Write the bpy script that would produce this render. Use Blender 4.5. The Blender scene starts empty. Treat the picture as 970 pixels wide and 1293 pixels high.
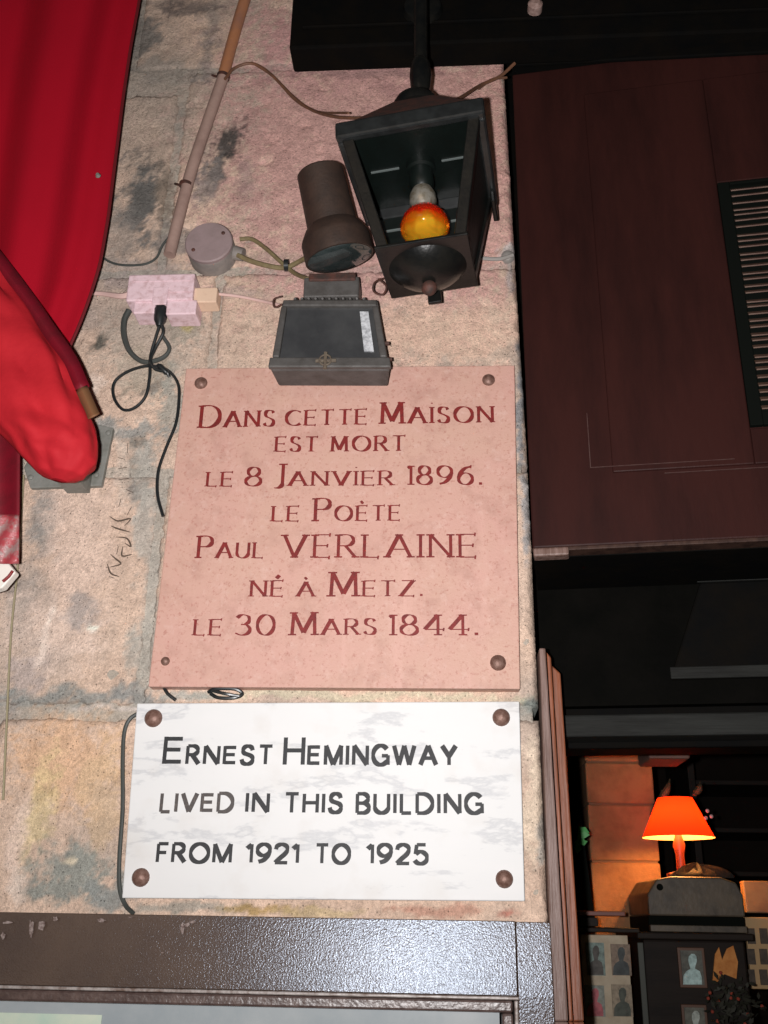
import bpy, math, random
import numpy as np
from mathutils import Vector, Matrix
random.seed(4)
rad = math.radians
scene = bpy.context.scene
COL = scene.collection

# ------------------------------------------------------------------ camera
D = 1.9; F = 1257.0; CX, CY = 485.0, 646.5; CAMZ = 1.65
CM = Matrix.Rotation(rad(3.9), 3, 'Z') @ Matrix.Rotation(rad(90 + 22.1), 3, 'X') @ Matrix.Rotation(rad(1.0), 3, 'Z')
CAM = Vector((0, -D, CAMZ))
cd = bpy.data.cameras.new('camera'); cam = bpy.data.objects.new('camera', cd); COL.objects.link(cam)
cam.matrix_world = Matrix.Translation(CAM) @ CM.to_4x4()
cd.sensor_fit = 'VERTICAL'; cd.sensor_height = 36; cd.lens = 36 * F / 1293
cd.clip_start = 0.02; cd.clip_end = 2000
scene.camera = cam
# ------------------------------------------------------------------ world: last dusk light
world = bpy.data.worlds.new('World'); scene.world = world; world.use_nodes = True
nt = world.node_tree; bgn = nt.nodes['Background']
sky = nt.nodes.new('ShaderNodeTexSky'); sky.sky_type = 'NISHITA'; sky.sun_disc = False
SUN_EL, SUN_ROT = rad(2), rad(200)
sky.sun_elevation = SUN_EL; sky.sun_rotation = SUN_ROT
nt.links.new(sky.outputs[0], bgn.inputs[0]); bgn.inputs[1].default_value = 0.02
sd = bpy.data.lights.new('sun', 'SUN'); sd.energy = 0.12; sd.angle = rad(25); sd.color = (1, .93, .85)
so = bpy.data.objects.new('sun', sd); COL.objects.link(so)
sdir = Vector((math.sin(SUN_ROT) * math.cos(SUN_EL), math.cos(SUN_ROT) * math.cos(SUN_EL), math.sin(SUN_EL)))
so.rotation_euler = sdir.to_track_quat('Z', 'Y').to_euler()
# the photograph is lit by the flash beside the lens: one small lamp where it fired
fd = bpy.data.lights.new('flash', 'SPOT'); fd.energy = 238; fd.spot_size = rad(160); fd.spot_blend = 1; fd.shadow_soft_size = 0.012; fd.color = (1, .97, .965)
fo = bpy.data.objects.new('flash', fd); COL.objects.link(fo); fo.location = (-0.06, -D + 0.02, CAMZ + 0.015)
fo.rotation_euler = (rad(90 + 46), 0, rad(6))
scene.view_settings.view_transform = 'Standard'; scene.view_settings.look = 'None'
scene.view_settings.exposure = 0; scene.view_settings.gamma = 1
scene.render.resolution_x = 768; scene.render.resolution_y = 1024

# ------------------------------------------------------------------ helpers
def ray(px, py): return CM @ Vector(((px - CX) / F, -(py - CY) / F, -1))
def at(px, py, y=0.0):
    d = ray(px, py); return CAM + d * ((y + D) / d.y)
HINGE = Vector((0.172, 0.03, 0)); FA = rad(-7)
FR = Matrix.Rotation(FA, 3, 'Z'); FRi = FR.inverted()
def lat(px, py, c=0.0):                       # a point of the swung shopfront, in its own frame
    o = FRi @ (CAM - HINGE); d = FRi @ ray(px, py)
    return o + d * ((c - o.y) / d.y)
CMn = np.array(CM)
def projn(P):                                 # Nx3 -> Nx2, used only while laying stains on the masonry
    q = (P - np.array(CAM)) @ CMn
    return np.stack([CX + F * q[:, 0] / -q[:, 2], CY - F * q[:, 1] / -q[:, 2]], 1)

def nhash(ix, iy, s):
    h = (ix * 374761393 + iy * 668265263 + s * 974711) & 0x7fffffff
    h = ((h ^ (h >> 13)) * 1274126177) & 0x7fffffff
    return ((h ^ (h >> 16)) & 0xffff) / 65535.0
def vnoise(x, y, s=0):
    ix = np.floor(x).astype(np.int64); iy = np.floor(y).astype(np.int64); fx = x - ix; fy = y - iy
    fx = fx * fx * (3 - 2 * fx); fy = fy * fy * (3 - 2 * fy)
    a = nhash(ix, iy, s); b = nhash(ix + 1, iy, s); c = nhash(ix, iy + 1, s); d = nhash(ix + 1, iy + 1, s)
    return (a * (1 - fx) + b * fx) * (1 - fy) + (c * (1 - fx) + d * fx) * fy
def fbm(x, y, s=0, o=4):
    r = 0; a = .5; t = 0
    for k in range(o):
        r = r + a * vnoise(x, y, s + k * 17); t += a; a *= .55; x = x * 2.03 + 5.1; y = y * 2.03 + 1.7
    return r / t

class MB:
    def __init__(s): s.v = []; s.f = []
    def add(s, vs, fs):
        n = len(s.v); s.v += [Vector(v) for v in vs]; s.f += [tuple(i + n for i in f) for f in fs]; return s
    def box(s, a, b):
        x0, x1 = sorted((a[0], b[0])); y0, y1 = sorted((a[1], b[1])); z0, z1 = sorted((a[2], b[2]))
        return s.add([(x0,y0,z0),(x1,y0,z0),(x1,y1,z0),(x0,y1,z0),(x0,y0,z1),(x1,y0,z1),(x1,y1,z1),(x0,y1,z1)],
                     [(0,3,2,1),(4,5,6,7),(0,1,5,4),(1,2,6,5),(2,3,7,6),(3,0,4,7)])
    def hexa(s, front, back):                 # four front corners (ccw seen from the viewer) and four behind
        return s.add(list(front) + list(back), [(0,1,2,3),(7,6,5,4),(4,5,1,0),(5,6,2,1),(6,7,3,2),(7,4,0,3)])
    def prism(s, poly, dvec):
        n = len(poly); dvec = Vector(dvec)
        return s.add([Vector(p) for p in poly] + [Vector(p) + dvec for p in poly],
                     [tuple(range(n)), tuple(range(2*n-1, n-1, -1))] + [(i, i+n, (i+1) % n + n, (i+1) % n) for i in range(n)])
    def lathe(s, p0, p1, prof, n=28, cap=True):
        p0 = Vector(p0); p1 = Vector(p1); ax = (p1 - p0); q = ax.to_track_quat('Z', 'Y').to_matrix()
        vs = []; fs = []
        for t, r in prof:
            c = p0 + ax * t
            for k in range(n):
                a = 2 * math.pi * k / n; vs.append(c + q @ Vector((r * math.cos(a), r * math.sin(a), 0)))
        for i in range(len(prof) - 1):
            for k in range(n):
                k2 = (k + 1) % n; fs.append((i*n+k, i*n+k2, (i+1)*n+k2, (i+1)*n+k))
        if cap: fs.append(tuple(range(n-1, -1, -1))); fs.append(tuple((len(prof)-1)*n + k for k in range(n)))
        return s.add(vs, fs)
    def tube(s, pts, r, n=8, sub=6, taper=None):
        P = smooth(pts, sub); vs = []; fs = []; up = Vector((0.13, -1, 0.21)).normalized()
        for i, p in enumerate(P):
            t = (P[min(i+1, len(P)-1)] - P[max(i-1, 0)]).normalized()
            a = t.cross(up)
            if a.length < 1e-4: a = t.cross(Vector((1, 0, 0)))
            a.normalize(); b = a.cross(t).normalized()
            rr = r * (taper(i / (len(P)-1)) if taper else 1)
            for k in range(n):
                th = 2 * math.pi * k / n; vs.append(p + (a * math.cos(th) + b * math.sin(th)) * rr)
        for i in range(len(P) - 1):
            for k in range(n):
                k2 = (k+1) % n; fs.append((i*n+k, i*n+k2, (i+1)*n+k2, (i+1)*n+k))
        fs.append(tuple(range(n))); fs.append(tuple((len(P)-1)*n + k for k in range(n-1, -1, -1)))
        return s.add(vs, fs)
    def grid(s, fn, nu, nv):
        vs = [fn(i / nu, j / nv) for j in range(nv+1) for i in range(nu+1)]
        fs = [(j*(nu+1)+i, j*(nu+1)+i+1, (j+1)*(nu+1)+i+1, (j+1)*(nu+1)+i) for j in range(nv) for i in range(nu)]
        return s.add(vs, fs)
    def build(s, name, mat, parent=None, bevel=0, smooth_=False, local=False, seg=2, solid=0, fixn=True):
        off = Vector(parent.location) if (parent is not None and not local) else Vector((0, 0, 0))
        me = bpy.data.meshes.new(name); me.from_pydata([tuple(v - off) for v in s.v], [], s.f); me.update()
        if fixn:
            import bmesh
            bm = bmesh.new(); bm.from_mesh(me); bmesh.ops.recalc_face_normals(bm, faces=bm.faces); bm.to_mesh(me); bm.free()
        me.materials.append(mat)
        o = bpy.data.objects.new(name, me); COL.objects.link(o)
        if parent is not None: o.parent = parent
        if smooth_:
            for p in me.polygons: p.use_smooth = True
            try: me.set_sharp_from_angle(angle=rad(40))
            except Exception: pass
        if solid:
            m = o.modifiers.new('thickness', 'SOLIDIFY'); m.thickness = solid; m.offset = 0
        if bevel:
            m = o.modifiers.new('bevel', 'BEVEL'); m.width = bevel; m.segments = seg; m.limit_method = 'ANGLE'; m.angle_limit = rad(35)
            m.harden_normals = False
        return o
def smooth(pts, sub=6):
    P = [Vector(p) for p in pts]
    if sub <= 1 or len(P) < 3: return P
    Q = [P[0]*2 - P[1]] + P + [P[-1]*2 - P[-2]]; out = []
    for i in range(1, len(Q) - 2):
        a, b, c, d = Q[i-1:i+3]
        for k in range(sub):
            t = k / sub
            out.append(.5 * ((2*b) + (c-a)*t + (2*a-5*b+4*c-d)*t*t + (3*b-a-3*c+d)*t*t*t))
    out.append(P[-1]); return out
def tag(o, label=None, cat=None, group=None, kind=None):
    if label: o['label'] = label
    if cat: o['category'] = cat
    if group: o['group'] = group
    if kind: o['kind'] = kind
    return o
def empty(name, loc=(0, 0, 0), label=None, cat=None, group=None, rot=(0, 0, 0), kind=None):
    o = bpy.data.objects.new(name, None); COL.objects.link(o); o.location = loc; o.rotation_euler = rot
    o.empty_display_size = .05
    return tag(o, label, cat, group, kind)

def mat(name, c, rough=.6, metal=0, c2=None, nscale=20, bump=0, bscale=60, spec=.5, stretch=(1, 1, 1), grime=0, emit=None, estr=0, coat=0, mix=(.4, .65)):
    m = bpy.data.materials.new(name); m.use_nodes = True; N = m.node_tree.nodes; L = m.node_tree.links
    b = N['Principled BSDF']; b.inputs['Base Color'].default_value = (*c, 1); b.inputs['Roughness'].default_value = rough
    b.inputs['Metallic'].default_value = metal; b.inputs['Specular IOR Level'].default_value = spec
    if coat: b.inputs['Coat Weight'].default_value = coat; b.inputs['Coat Roughness'].default_value = .2
    tc = N.new('ShaderNodeTexCoord'); mp = N.new('ShaderNodeMapping'); mp.inputs['Scale'].default_value = stretch
    L.new(tc.outputs['Object'], mp.inputs[0])
    if c2 or grime:
        n = N.new('ShaderNodeTexNoise'); n.inputs['Scale'].default_value = nscale; n.inputs['Detail'].default_value = 8; n.inputs['Roughness'].default_value = .65
        L.new(mp.outputs[0], n.inputs['Vector'])
        r = N.new('ShaderNodeMapRange'); r.inputs[1].default_value = mix[0]; r.inputs[2].default_value = mix[1]
        L.new(n.outputs['Fac'], r.inputs[0])
        x = N.new('ShaderNodeMix'); x.data_type = 'RGBA'; x.inputs[6].default_value = (*c, 1); x.inputs[7].default_value = (*(c2 or tuple(k*.4 for k in c)), 1)
        L.new(r.outputs[0], x.inputs[0]); L.new(x.outputs[2], b.inputs['Base Color'])
        rr = N.new('ShaderNodeMapRange'); rr.inputs[3].default_value = rough * .85; rr.inputs[4].default_value = min(1, rough * 1.2)
        L.new(n.outputs['Fac'], rr.inputs[0]); L.new(rr.outputs[0], b.inputs['Roughness'])
    if bump:
        n2 = N.new('ShaderNodeTexNoise'); n2.inputs['Scale'].default_value = bscale; n2.inputs['Detail'].default_value = 5
        L.new(mp.outputs[0], n2.inputs['Vector'])
        bp = N.new('ShaderNodeBump'); bp.inputs['Strength'].default_value = 1; bp.inputs['Distance'].default_value = bump
        L.new(n2.outputs['Fac'], bp.inputs['Height']); L.new(bp.outputs[0], b.inputs['Normal'])
    if emit: b.inputs['Emission Color'].default_value = (*emit, 1); b.inputs['Emission Strength'].default_value = estr
    return m

# masonry: colour laid on the mesh as an attribute, broken up by fine procedural grain
def stone_mat():
    m = bpy.data.materials.new('limestone'); m.use_nodes = True; N = m.node_tree.nodes; L = m.node_tree.links
    b = N['Principled BSDF']; b.inputs['Roughness'].default_value = .9; b.inputs['Specular IOR Level'].default_value = .25
    at_ = N.new('ShaderNodeVertexColor'); at_.layer_name = 'paint'
    tc = N.new('ShaderNodeTexCoord')
    def noise(s, d=4, r=.6):
        n = N.new('ShaderNodeTexNoise'); n.inputs['Scale'].default_value = s; n.inputs['Detail'].default_value = d; n.inputs['Roughness'].default_value = r
        L.new(tc.outputs['Object'], n.inputs['Vector']); return n
    g1 = noise(150, 3); g2 = noise(420, 2, .8); g3 = noise(38, 7, .7)
    def rng(n, a, b_, c, d):
        r = N.new('ShaderNodeMapRange'); r.inputs[1].default_value = a; r.inputs[2].default_value = b_; r.inputs[3].default_value = c; r.inputs[4].default_value = d
        L.new(n.outputs['Fac'], r.inputs[0]); return r
    r1 = rng(g1, .3, .7, .80, 1.16); r2 = rng(g2, .3, .7, .74, 1.20); r3 = rng(g3, .3, .7, .84, 1.12)
    mu = N.new('ShaderNodeMath'); mu.operation = 'MULTIPLY'; L.new(r1.outputs[0], mu.inputs[0]); L.new(r2.outputs[0], mu.inputs[1])
    mu2 = N.new('ShaderNodeMath'); mu2.operation = 'MULTIPLY'; L.new(mu.outputs[0], mu2.inputs[0]); L.new(r3.outputs[0], mu2.inputs[1])
    vm = N.new('ShaderNodeVectorMath'); vm.operation = 'SCALE'; L.new(at_.outputs['Color'], vm.inputs[0]); L.new(mu2.outputs[0], vm.inputs['Scale'])
    # dark pinholes
    vo = N.new('ShaderNodeTexVoronoi'); vo.inputs['Scale'].default_value = 95; L.new(tc.outputs['Object'], vo.inputs['Vector'])
    ph = N.new('ShaderNodeMapRange'); ph.inputs[1].default_value = .06; ph.inputs[2].default_value = .16; ph.inputs[3].default_value = .45; ph.inputs[4].default_value = 1
    L.new(vo.outputs['Distance'], ph.inputs[0])
    vm2 = N.new('ShaderNodeVectorMath'); vm2.operation = 'SCALE'; L.new(vm.outputs[0], vm2.inputs[0]); L.new(ph.outputs[0], vm2.inputs['Scale'])
    L.new(vm2.outputs[0], b.inputs['Base Color'])
    ad = N.new('ShaderNodeMath'); ad.operation = 'ADD'; L.new(g1.outputs['Fac'], ad.inputs[0]); L.new(g2.outputs['Fac'], ad.inputs[1])
    ad2 = N.new('ShaderNodeMath'); ad2.operation = 'MULTIPLY_ADD'; L.new(g3.outputs['Fac'], ad2.inputs[0]); ad2.inputs[1].default_value = 1.6; L.new(ad.outputs[0], ad2.inputs[2])
    ad3 = N.new('ShaderNodeMath'); ad3.operation = 'ADD'; L.new(ad2.outputs[0], ad3.inputs[0]); L.new(ph.outputs[0], ad3.inputs[1])
    bp = N.new('ShaderNodeBump'); bp.inputs['Strength'].default_value = .9; bp.inputs['Distance'].default_value = .0030
    L.new(ad3.outputs[0], bp.inputs['Height']); L.new(bp.outputs[0], b.inputs['Normal'])
    return m
STONE = stone_mat()

PATCH = [  # px, py, rx, ry, angle, colour, strength : weathering patches of the masonry
    (470, 200, 230, 260, 0, (.42,.245,.225), .85), (600, 240, 60, 200, 0, (.46,.26,.23), .5), (430, 60, 130, 60, 0, (.40,.22,.22), .5),
    (560, 420, 110, 45, 0, (.52,.37,.28), .7), (330, 430, 90, 40, 0, (.48,.36,.28), .6),
    (190, 130, 55, 140, 8, (.33,.27,.22), .6), (170, 40, 22, 45, 5, (.13,.13,.12), .8), (210, 90, 45, 14, 0, (.2,.19,.17), .6),
    (270, 30, 18, 40, -20, (.2,.18,.16), .6), (258, 75, 14, 30, 20, (.16,.15,.14), .6), (240, 10, 40, 10, 0, (.12,.1,.09), .8),
    (175, 250, 24, 60, 5, (.10,.10,.095), .95), (205, 250, 14, 50, -8, (.17,.14,.11), .8), (150, 290, 20, 40, 0, (.22,.20,.18), .6),
    (285, 180, 36, 22, -35, (.07,.06,.055), 1), (268, 212, 14, 26, 22, (.08,.075,.07), .9), (262, 225, 14, 40, 22, (.18,.16,.15), .7), (312, 225, 12, 30, 10, (.24,.18,.17), .5),
    (215, 300, 30, 16, 0, (.18,.17,.16), .7), (190, 335, 60, 10, 0, (.22,.2,.19), .6), (160, 355, 45, 8, 3, (.24,.2,.2), .5),
    (200, 440, 70, 55, 0, (.33,.29,.245), .7), (235, 410, 16, 38, 8, (.24,.22,.18), .8), (232, 405, 9, 12, 0, (.25,.21,.07), .7),
    (126, 433, 12, 9, 0, (.07,.07,.06), .9), (110, 400, 16, 12, 0, (.30,.25,.22), .5), (120, 490, 10, 22, 10, (.55,.45,.38), .9),
    (180, 475, 30, 30, 0, (.30,.26,.2), .5), (185, 492, 22, 6, -15, (.16,.14,.12), .8), (215, 505, 14, 40, 0, (.25,.25,.22), .8),
    (160, 545, 50, 14, 0, (.22,.23,.22), .85), (180, 600, 30, 50, 0, (.27,.26,.23), .7), (176, 560, 12, 12, 0, (.15,.14,.12), .8), (168, 620, 8, 14, 0, (.14,.13,.12), .7),
    (152, 590, 9, 50, 3, (.50,.42,.35), .6), (50, 655, 22, 50, 8, (.20,.20,.19), .85), (35, 760, 16, 60, 8, (.23,.21,.19), .7),
    (95, 700, 55, 120, 0, (.52,.40,.33), .7), (60, 810, 60, 50, 0, (.50,.40,.34), .6), (185, 680, 18, 160, 0, (.30,.29,.26), .75), (190, 830, 30, 45, 0, (.28,.27,.24), .7),
    (105, 770, 26, 24, 0, (.25,.23,.22), .7), (30, 860, 22, 40, 30, (.30,.26,.25), .6), (55, 800, 5, 40, 12, (.62,.52,.45), .7), (118, 792, 8, 5, 0, (.65,.58,.5), .9),
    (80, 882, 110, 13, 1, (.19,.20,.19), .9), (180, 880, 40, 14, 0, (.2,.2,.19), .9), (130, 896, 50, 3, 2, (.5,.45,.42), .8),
    (75, 960, 75, 60, 0, (.50,.32,.20), .8), (50, 1020, 22, 70, 12, (.47,.39,.20), .55), (25, 1060, 12, 70, 10, (.55,.43,.36), .8), (125, 1010, 25, 80, 0, (.44,.32,.2), .6),
    (95, 1105, 60, 38, 0, (.20,.21,.19), .95), (140, 1125, 40, 22, 0, (.19,.2,.19), .9), (85, 1090, 9, 5, 20, (.55,.48,.36), .9), (25, 1120, 14, 30, 0, (.5,.42,.36), .7),
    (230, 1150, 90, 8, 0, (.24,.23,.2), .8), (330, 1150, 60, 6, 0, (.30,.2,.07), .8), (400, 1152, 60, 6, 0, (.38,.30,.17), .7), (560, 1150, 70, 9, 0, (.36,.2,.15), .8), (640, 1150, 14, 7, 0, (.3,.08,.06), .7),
    (658, 520, 7, 90, 2, (.16,.17,.18), .9), (664, 640, 6, 70, 2, (.24,.25,.26), .8), (670, 890, 12, 12, 0, (.14,.16,.15), .95), (675, 1010, 16, 90, 3, (.55,.46,.36), .8), (682, 1060, 7, 40, 4, (.25,.24,.22), .8),
    (450, 878, 220, 7, 1, (.40,.38,.28), .7), (240, 876, 50, 8, 0, (.25,.27,.25), .8), (636, 320, 12, 12, 0, (.42,.4,.38), .8), (645, 345, 7, 30, 2, (.3,.28,.27), .7),
    (470, 96, 110, 4, -1, (.2,.13,.12), .5), (340, 330, 60, 10, 0, (.3,.24,.2), .5), (300, 370, 40, 8, 5, (.34,.28,.25), .5),
]
def paint_cols(P, seedv=0, mortar=False):
    q = projn(P); x = P[:, 0]; z = P[:, 2]
    base = np.array((.46, .345, .27)) if not mortar else np.array((.32, .285, .24))
    c = np.tile(base, (len(P), 1))
    n1 = fbm(x * 9, z * 9, 3); n2 = fbm(x * 30, z * 30, 9)
    wx = (fbm(x * 16, z * 16, 21) - .5) * 60; wy = (fbm(x * 16, z * 16, 31) - .5) * 60
    c *= (0.80 + .4 * n1)[:, None] * (0.8 + .4 * n2)[:, None]
    g = np.clip((fbm(x * 6 + 3, z * 4, 40) - .52) * 5, 0, 1)[:, None]; c = c * (1 - .45 * g) + np.array((.24, .22, .2)) * .45 * g
    edge = .5 * fbm(x * 45, z * 45, 77) + .5 * fbm(x * 140, z * 140, 78, 3)
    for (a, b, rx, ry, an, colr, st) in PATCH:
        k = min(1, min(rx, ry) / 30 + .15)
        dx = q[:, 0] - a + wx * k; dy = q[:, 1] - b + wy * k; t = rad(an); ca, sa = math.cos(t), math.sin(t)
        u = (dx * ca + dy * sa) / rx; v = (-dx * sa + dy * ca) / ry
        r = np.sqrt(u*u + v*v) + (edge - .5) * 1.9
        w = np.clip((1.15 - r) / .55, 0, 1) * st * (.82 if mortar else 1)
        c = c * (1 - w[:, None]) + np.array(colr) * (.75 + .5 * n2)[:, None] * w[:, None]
    lo = np.clip((n2 - .62) * 8, 0, 1)[:, None] * .35; c = c * (1 - lo) + c * .5 * lo
    c = c * 1.5 * np.array((1.02, 1.0, .99))
    return np.clip(c, 0.01, .88)
def masonry(name, x0, x1, z0, z1, step, y0, amp, parent, mortar=False, seed=0, rnd=.012, xr_top=None):
    nx = max(2, int((x1 - x0) / step)); nz = max(2, int((z1 - z0) / step))
    X, Z = np.meshgrid(np.linspace(0, 1, nx + 1), np.linspace(z0, z1, nz + 1))
    xr = x1 if xr_top is None else x1 + (xr_top - x1) * (Z - z0) / (z1 - z0)
    X = x0 + (xr - x0) * X
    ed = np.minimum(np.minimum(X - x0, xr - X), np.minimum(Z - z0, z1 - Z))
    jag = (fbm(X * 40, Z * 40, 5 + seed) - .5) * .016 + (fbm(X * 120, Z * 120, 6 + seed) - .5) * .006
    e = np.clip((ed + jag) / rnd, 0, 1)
    Y = y0 - amp * (fbm(X * 12, Z * 12, seed) - .5) - amp * .5 * (fbm(X * 50, Z * 50, seed + 1) - .5)
    if not mortar:
        Y = Y + (1 - e) ** 2 * .011
        chip = np.clip((fbm(X * 26, Z * 26, 60 + seed) - .66) * 9, 0, 1); Y = Y + chip * .004
    V = np.stack([X.ravel(), Y.ravel(), Z.ravel()], 1)
    cols = paint_cols(V, seed, mortar)
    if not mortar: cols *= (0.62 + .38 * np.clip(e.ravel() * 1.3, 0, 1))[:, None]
    vs = [tuple(p) for p in V]; W = nx + 1
    fs = [(j*W+i, j*W+i+1, (j+1)*W+i+1, (j+1)*W+i) for j in range(nz) for i in range(nx)]
    # sides back into the wall
    nb = len(vs); rim = [i for i in range(W)] + [j*W+nx for j in range(1, nz+1)] + [nz*W+i for i in range(nx-1, -1, -1)] + [j*W for j in range(nz-1, 0, -1)]
    for i in rim: vs.append((vs[i][0], y0 + .28, vs[i][2]))
    ox, oy, oz = parent.location; vs = [(a - ox, b - oy, c - oz) for a, b, c in vs]
    n = len(rim)
    for k in range(n): fs.append((rim[k], nb + k, nb + (k+1) % n, rim[(k+1) % n]))
    fs.append(tuple(nb + k for k in range(n)))
    me = bpy.data.meshes.new(name); me.from_pydata(vs, [], fs); me.update()
    ca = me.color_attributes.new('paint', 'FLOAT_COLOR', 'POINT')
    full = np.ones((len(vs), 4), np.float32); full[:len(cols), :3] = cols; full[len(cols):, :3] = cols[rim]
    ca.data.foreach_set('color', full.ravel())
    me.materials.append(STONE); o = bpy.data.objects.new(name, me); COL.objects.link(o); o.parent = parent
    me.polygons.foreach_set('use_smooth', [True] * len(me.polygons))
    return o

# ------------------------------------------------------------------ materials
M_maroon = mat('maroon paint', (.034,.0105,.0088), .5, c2=(.020,.0068,.006), nscale=3, bump=.0006, bscale=35, stretch=(3,3,.6), spec=.1)
M_black = mat('black paint', (.004,.004,.004), .6, c2=(.006,.005,.004), nscale=12, bump=.001, bscale=40, spec=.02)
M_transom = mat('black green paint', (.0022,.0022,.0018), .65, c2=(.004,.0036,.003), nscale=9, bump=.001, bscale=40, spec=.02)
M_greywood = mat('grey painted rail', (.020,.021,.019), .65, c2=(.012,.012,.011), nscale=14, bump=.001, stretch=(.3,3,3), spec=.15)
M_ledge = mat('brown gloss paint', (.085,.055,.040), .20, c2=(.062,.040,.031), nscale=6, bump=.0006, bscale=330, spec=.55)
M_ledge.node_tree.nodes['Principled BSDF'].inputs['Specular Tint'].default_value = (.72, .84, 1, 1)
M_mold = mat('dark brown moulding', (.07,.045,.04), .32, c2=(.12,.08,.07), nscale=40, bump=.0012, bscale=120, spec=.6)
M_shiny = mat('pale moulding edge', (.40,.36,.34), .35, c2=(.15,.10,.08), nscale=60, bump=.001, spec=.6)  # pale bead colour, mottled with brown
M_red = mat('red canvas', (.34,.0022,.013), .85, c2=(.31,.0021,.012), nscale=2, bump=.0006, bscale=500, spec=.15)
M_red2 = mat('bright red vinyl', (.42,.015,.022), .68, c2=(.36,.011,.018), nscale=9, bump=.0008, bscale=60, spec=.15)
M_red3 = mat('crimson binding', (.16,.003,.012), .6, c2=(.11,.003,.009), nscale=20, bump=.0005, bscale=300, spec=.3)
M_iron = mat('black lantern metal', (.005,.0055,.0055), .30, c2=(.010,.0095,.008), nscale=30, bump=.0004, bscale=140, spec=.3)
M_iron_in = mat('dark green lantern inside', (.004,.007,.006), .4, c2=(.0025,.0045,.0035), nscale=20, bump=.0006, spec=.5)
M_rusty = mat('rusty metal', (.09,.03,.02), .7, c2=(.03,.018,.014), nscale=50, bump=.001, bscale=160)
M_can = mat('brown spotlight can', (.045,.027,.020), .55, c2=(.028,.018,.014), nscale=25, bump=.0006, bscale=200, spec=.4)
M_flood = mat('grey floodlight metal', (.085,.080,.076), .5, c2=(.055,.05,.046), nscale=26, bump=.0008, bscale=140, spec=.45)
M_glassd = mat('dusty lamp glass', (.036,.037,.039), .25, c2=(.055,.056,.057), nscale=10, bump=.0008, bscale=12, spec=.7)
M_chrome = mat('wrinkled reflector', (.7,.72,.75), .4, metal=.2, c2=(.35,.36,.38), nscale=120, bump=.003, bscale=70)
M_lens = mat('spotlight lens', (.025,.035,.035), .08, c2=(.06,.075,.075), nscale=14, spec=.8)
M_copper = mat('copper pipe', (.40,.17,.08), .5, c2=(.30,.14,.09), nscale=14, bump=.0008, bscale=90)
M_pipegrey = mat('dusty painted pipe', (.36,.24,.20), .7, c2=(.28,.18,.15), nscale=18, bump=.0008, bscale=120)
M_jbox = mat('mauve grey plastic', (.29,.215,.215), .6, c2=(.24,.18,.175), nscale=18, bump=.0007, bscale=90)
M_jboxs = mat('grey box side', (.24,.21,.19), .65, c2=(.17,.15,.14), nscale=30, bump=.001)
M_pinkpl = mat('pinkish white plastic', (.74,.55,.59), .45, c2=(.46,.28,.28), nscale=60, bump=.0012, bscale=80, mix=(.48,.75))
M_cream = mat('cream plug plastic', (.72,.52,.38), .5, c2=(.55,.36,.26), nscale=60, mix=(.5,.8))
M_pinkcord = mat('pinkish cord', (.62,.42,.38), .6)
M_cord = mat('black cord', (.014,.017,.018), .35, spec=.5)
M_cordg = mat('dark grey cord', (.05,.055,.05), .55)
M_olive = mat('olive cable', (.20,.16,.08), .6, c2=(.14,.10,.05), nscale=60)
M_brown = mat('brown cable', (.17,.075,.04), .6, c2=(.10,.05,.03), nscale=60)
M_screw = mat('rusty domed screw', (.15,.075,.055), .5, metal=.3, c2=(.25,.15,.12), nscale=120, bump=.0006, bscale=300)
M_steel = mat('galvanised plate', (.22,.22,.20), .6, c2=(.15,.15,.13), nscale=25, bump=.001)
M_tab = mat('brown webbing tab', (.17,.075,.03), .7)
M_white = mat('white plastic', (.7,.66,.6), .5)
M_inkred = mat('red inscription paint', (.20,.011,.009), .6, c2=(.12,.008,.007), nscale=120, bump=.0004, bscale=400)
M_inkblk = mat('dark grey inscription paint', (.010,.011,.013), .6, c2=(.022,.023,.026), nscale=150, mix=(.5,.75))
M_inkfade = mat('worn brown inscription paint', (.055,.045,.042), .6, c2=(.13,.105,.09), nscale=150, mix=(.5,.7))
M_jamb = mat('orange brown wood', (.26,.075,.030), .5, c2=(.12,.04,.018), nscale=10, bump=.002, bscale=30, stretch=(6,6,.4))
M_jambg = mat('worn grey pink wood', (.21,.135,.115), .5, c2=(.10,.05,.035), nscale=14, bump=.002, bscale=40, stretch=(6,6,.4))
M_slat = mat('weathered louvre slat', (.13,.075,.05), .6, c2=(.085,.035,.023), nscale=30, bump=.0006)
M_gap = mat('dark recess', (.004,.005,.004), .8, spec=.05)

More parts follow.
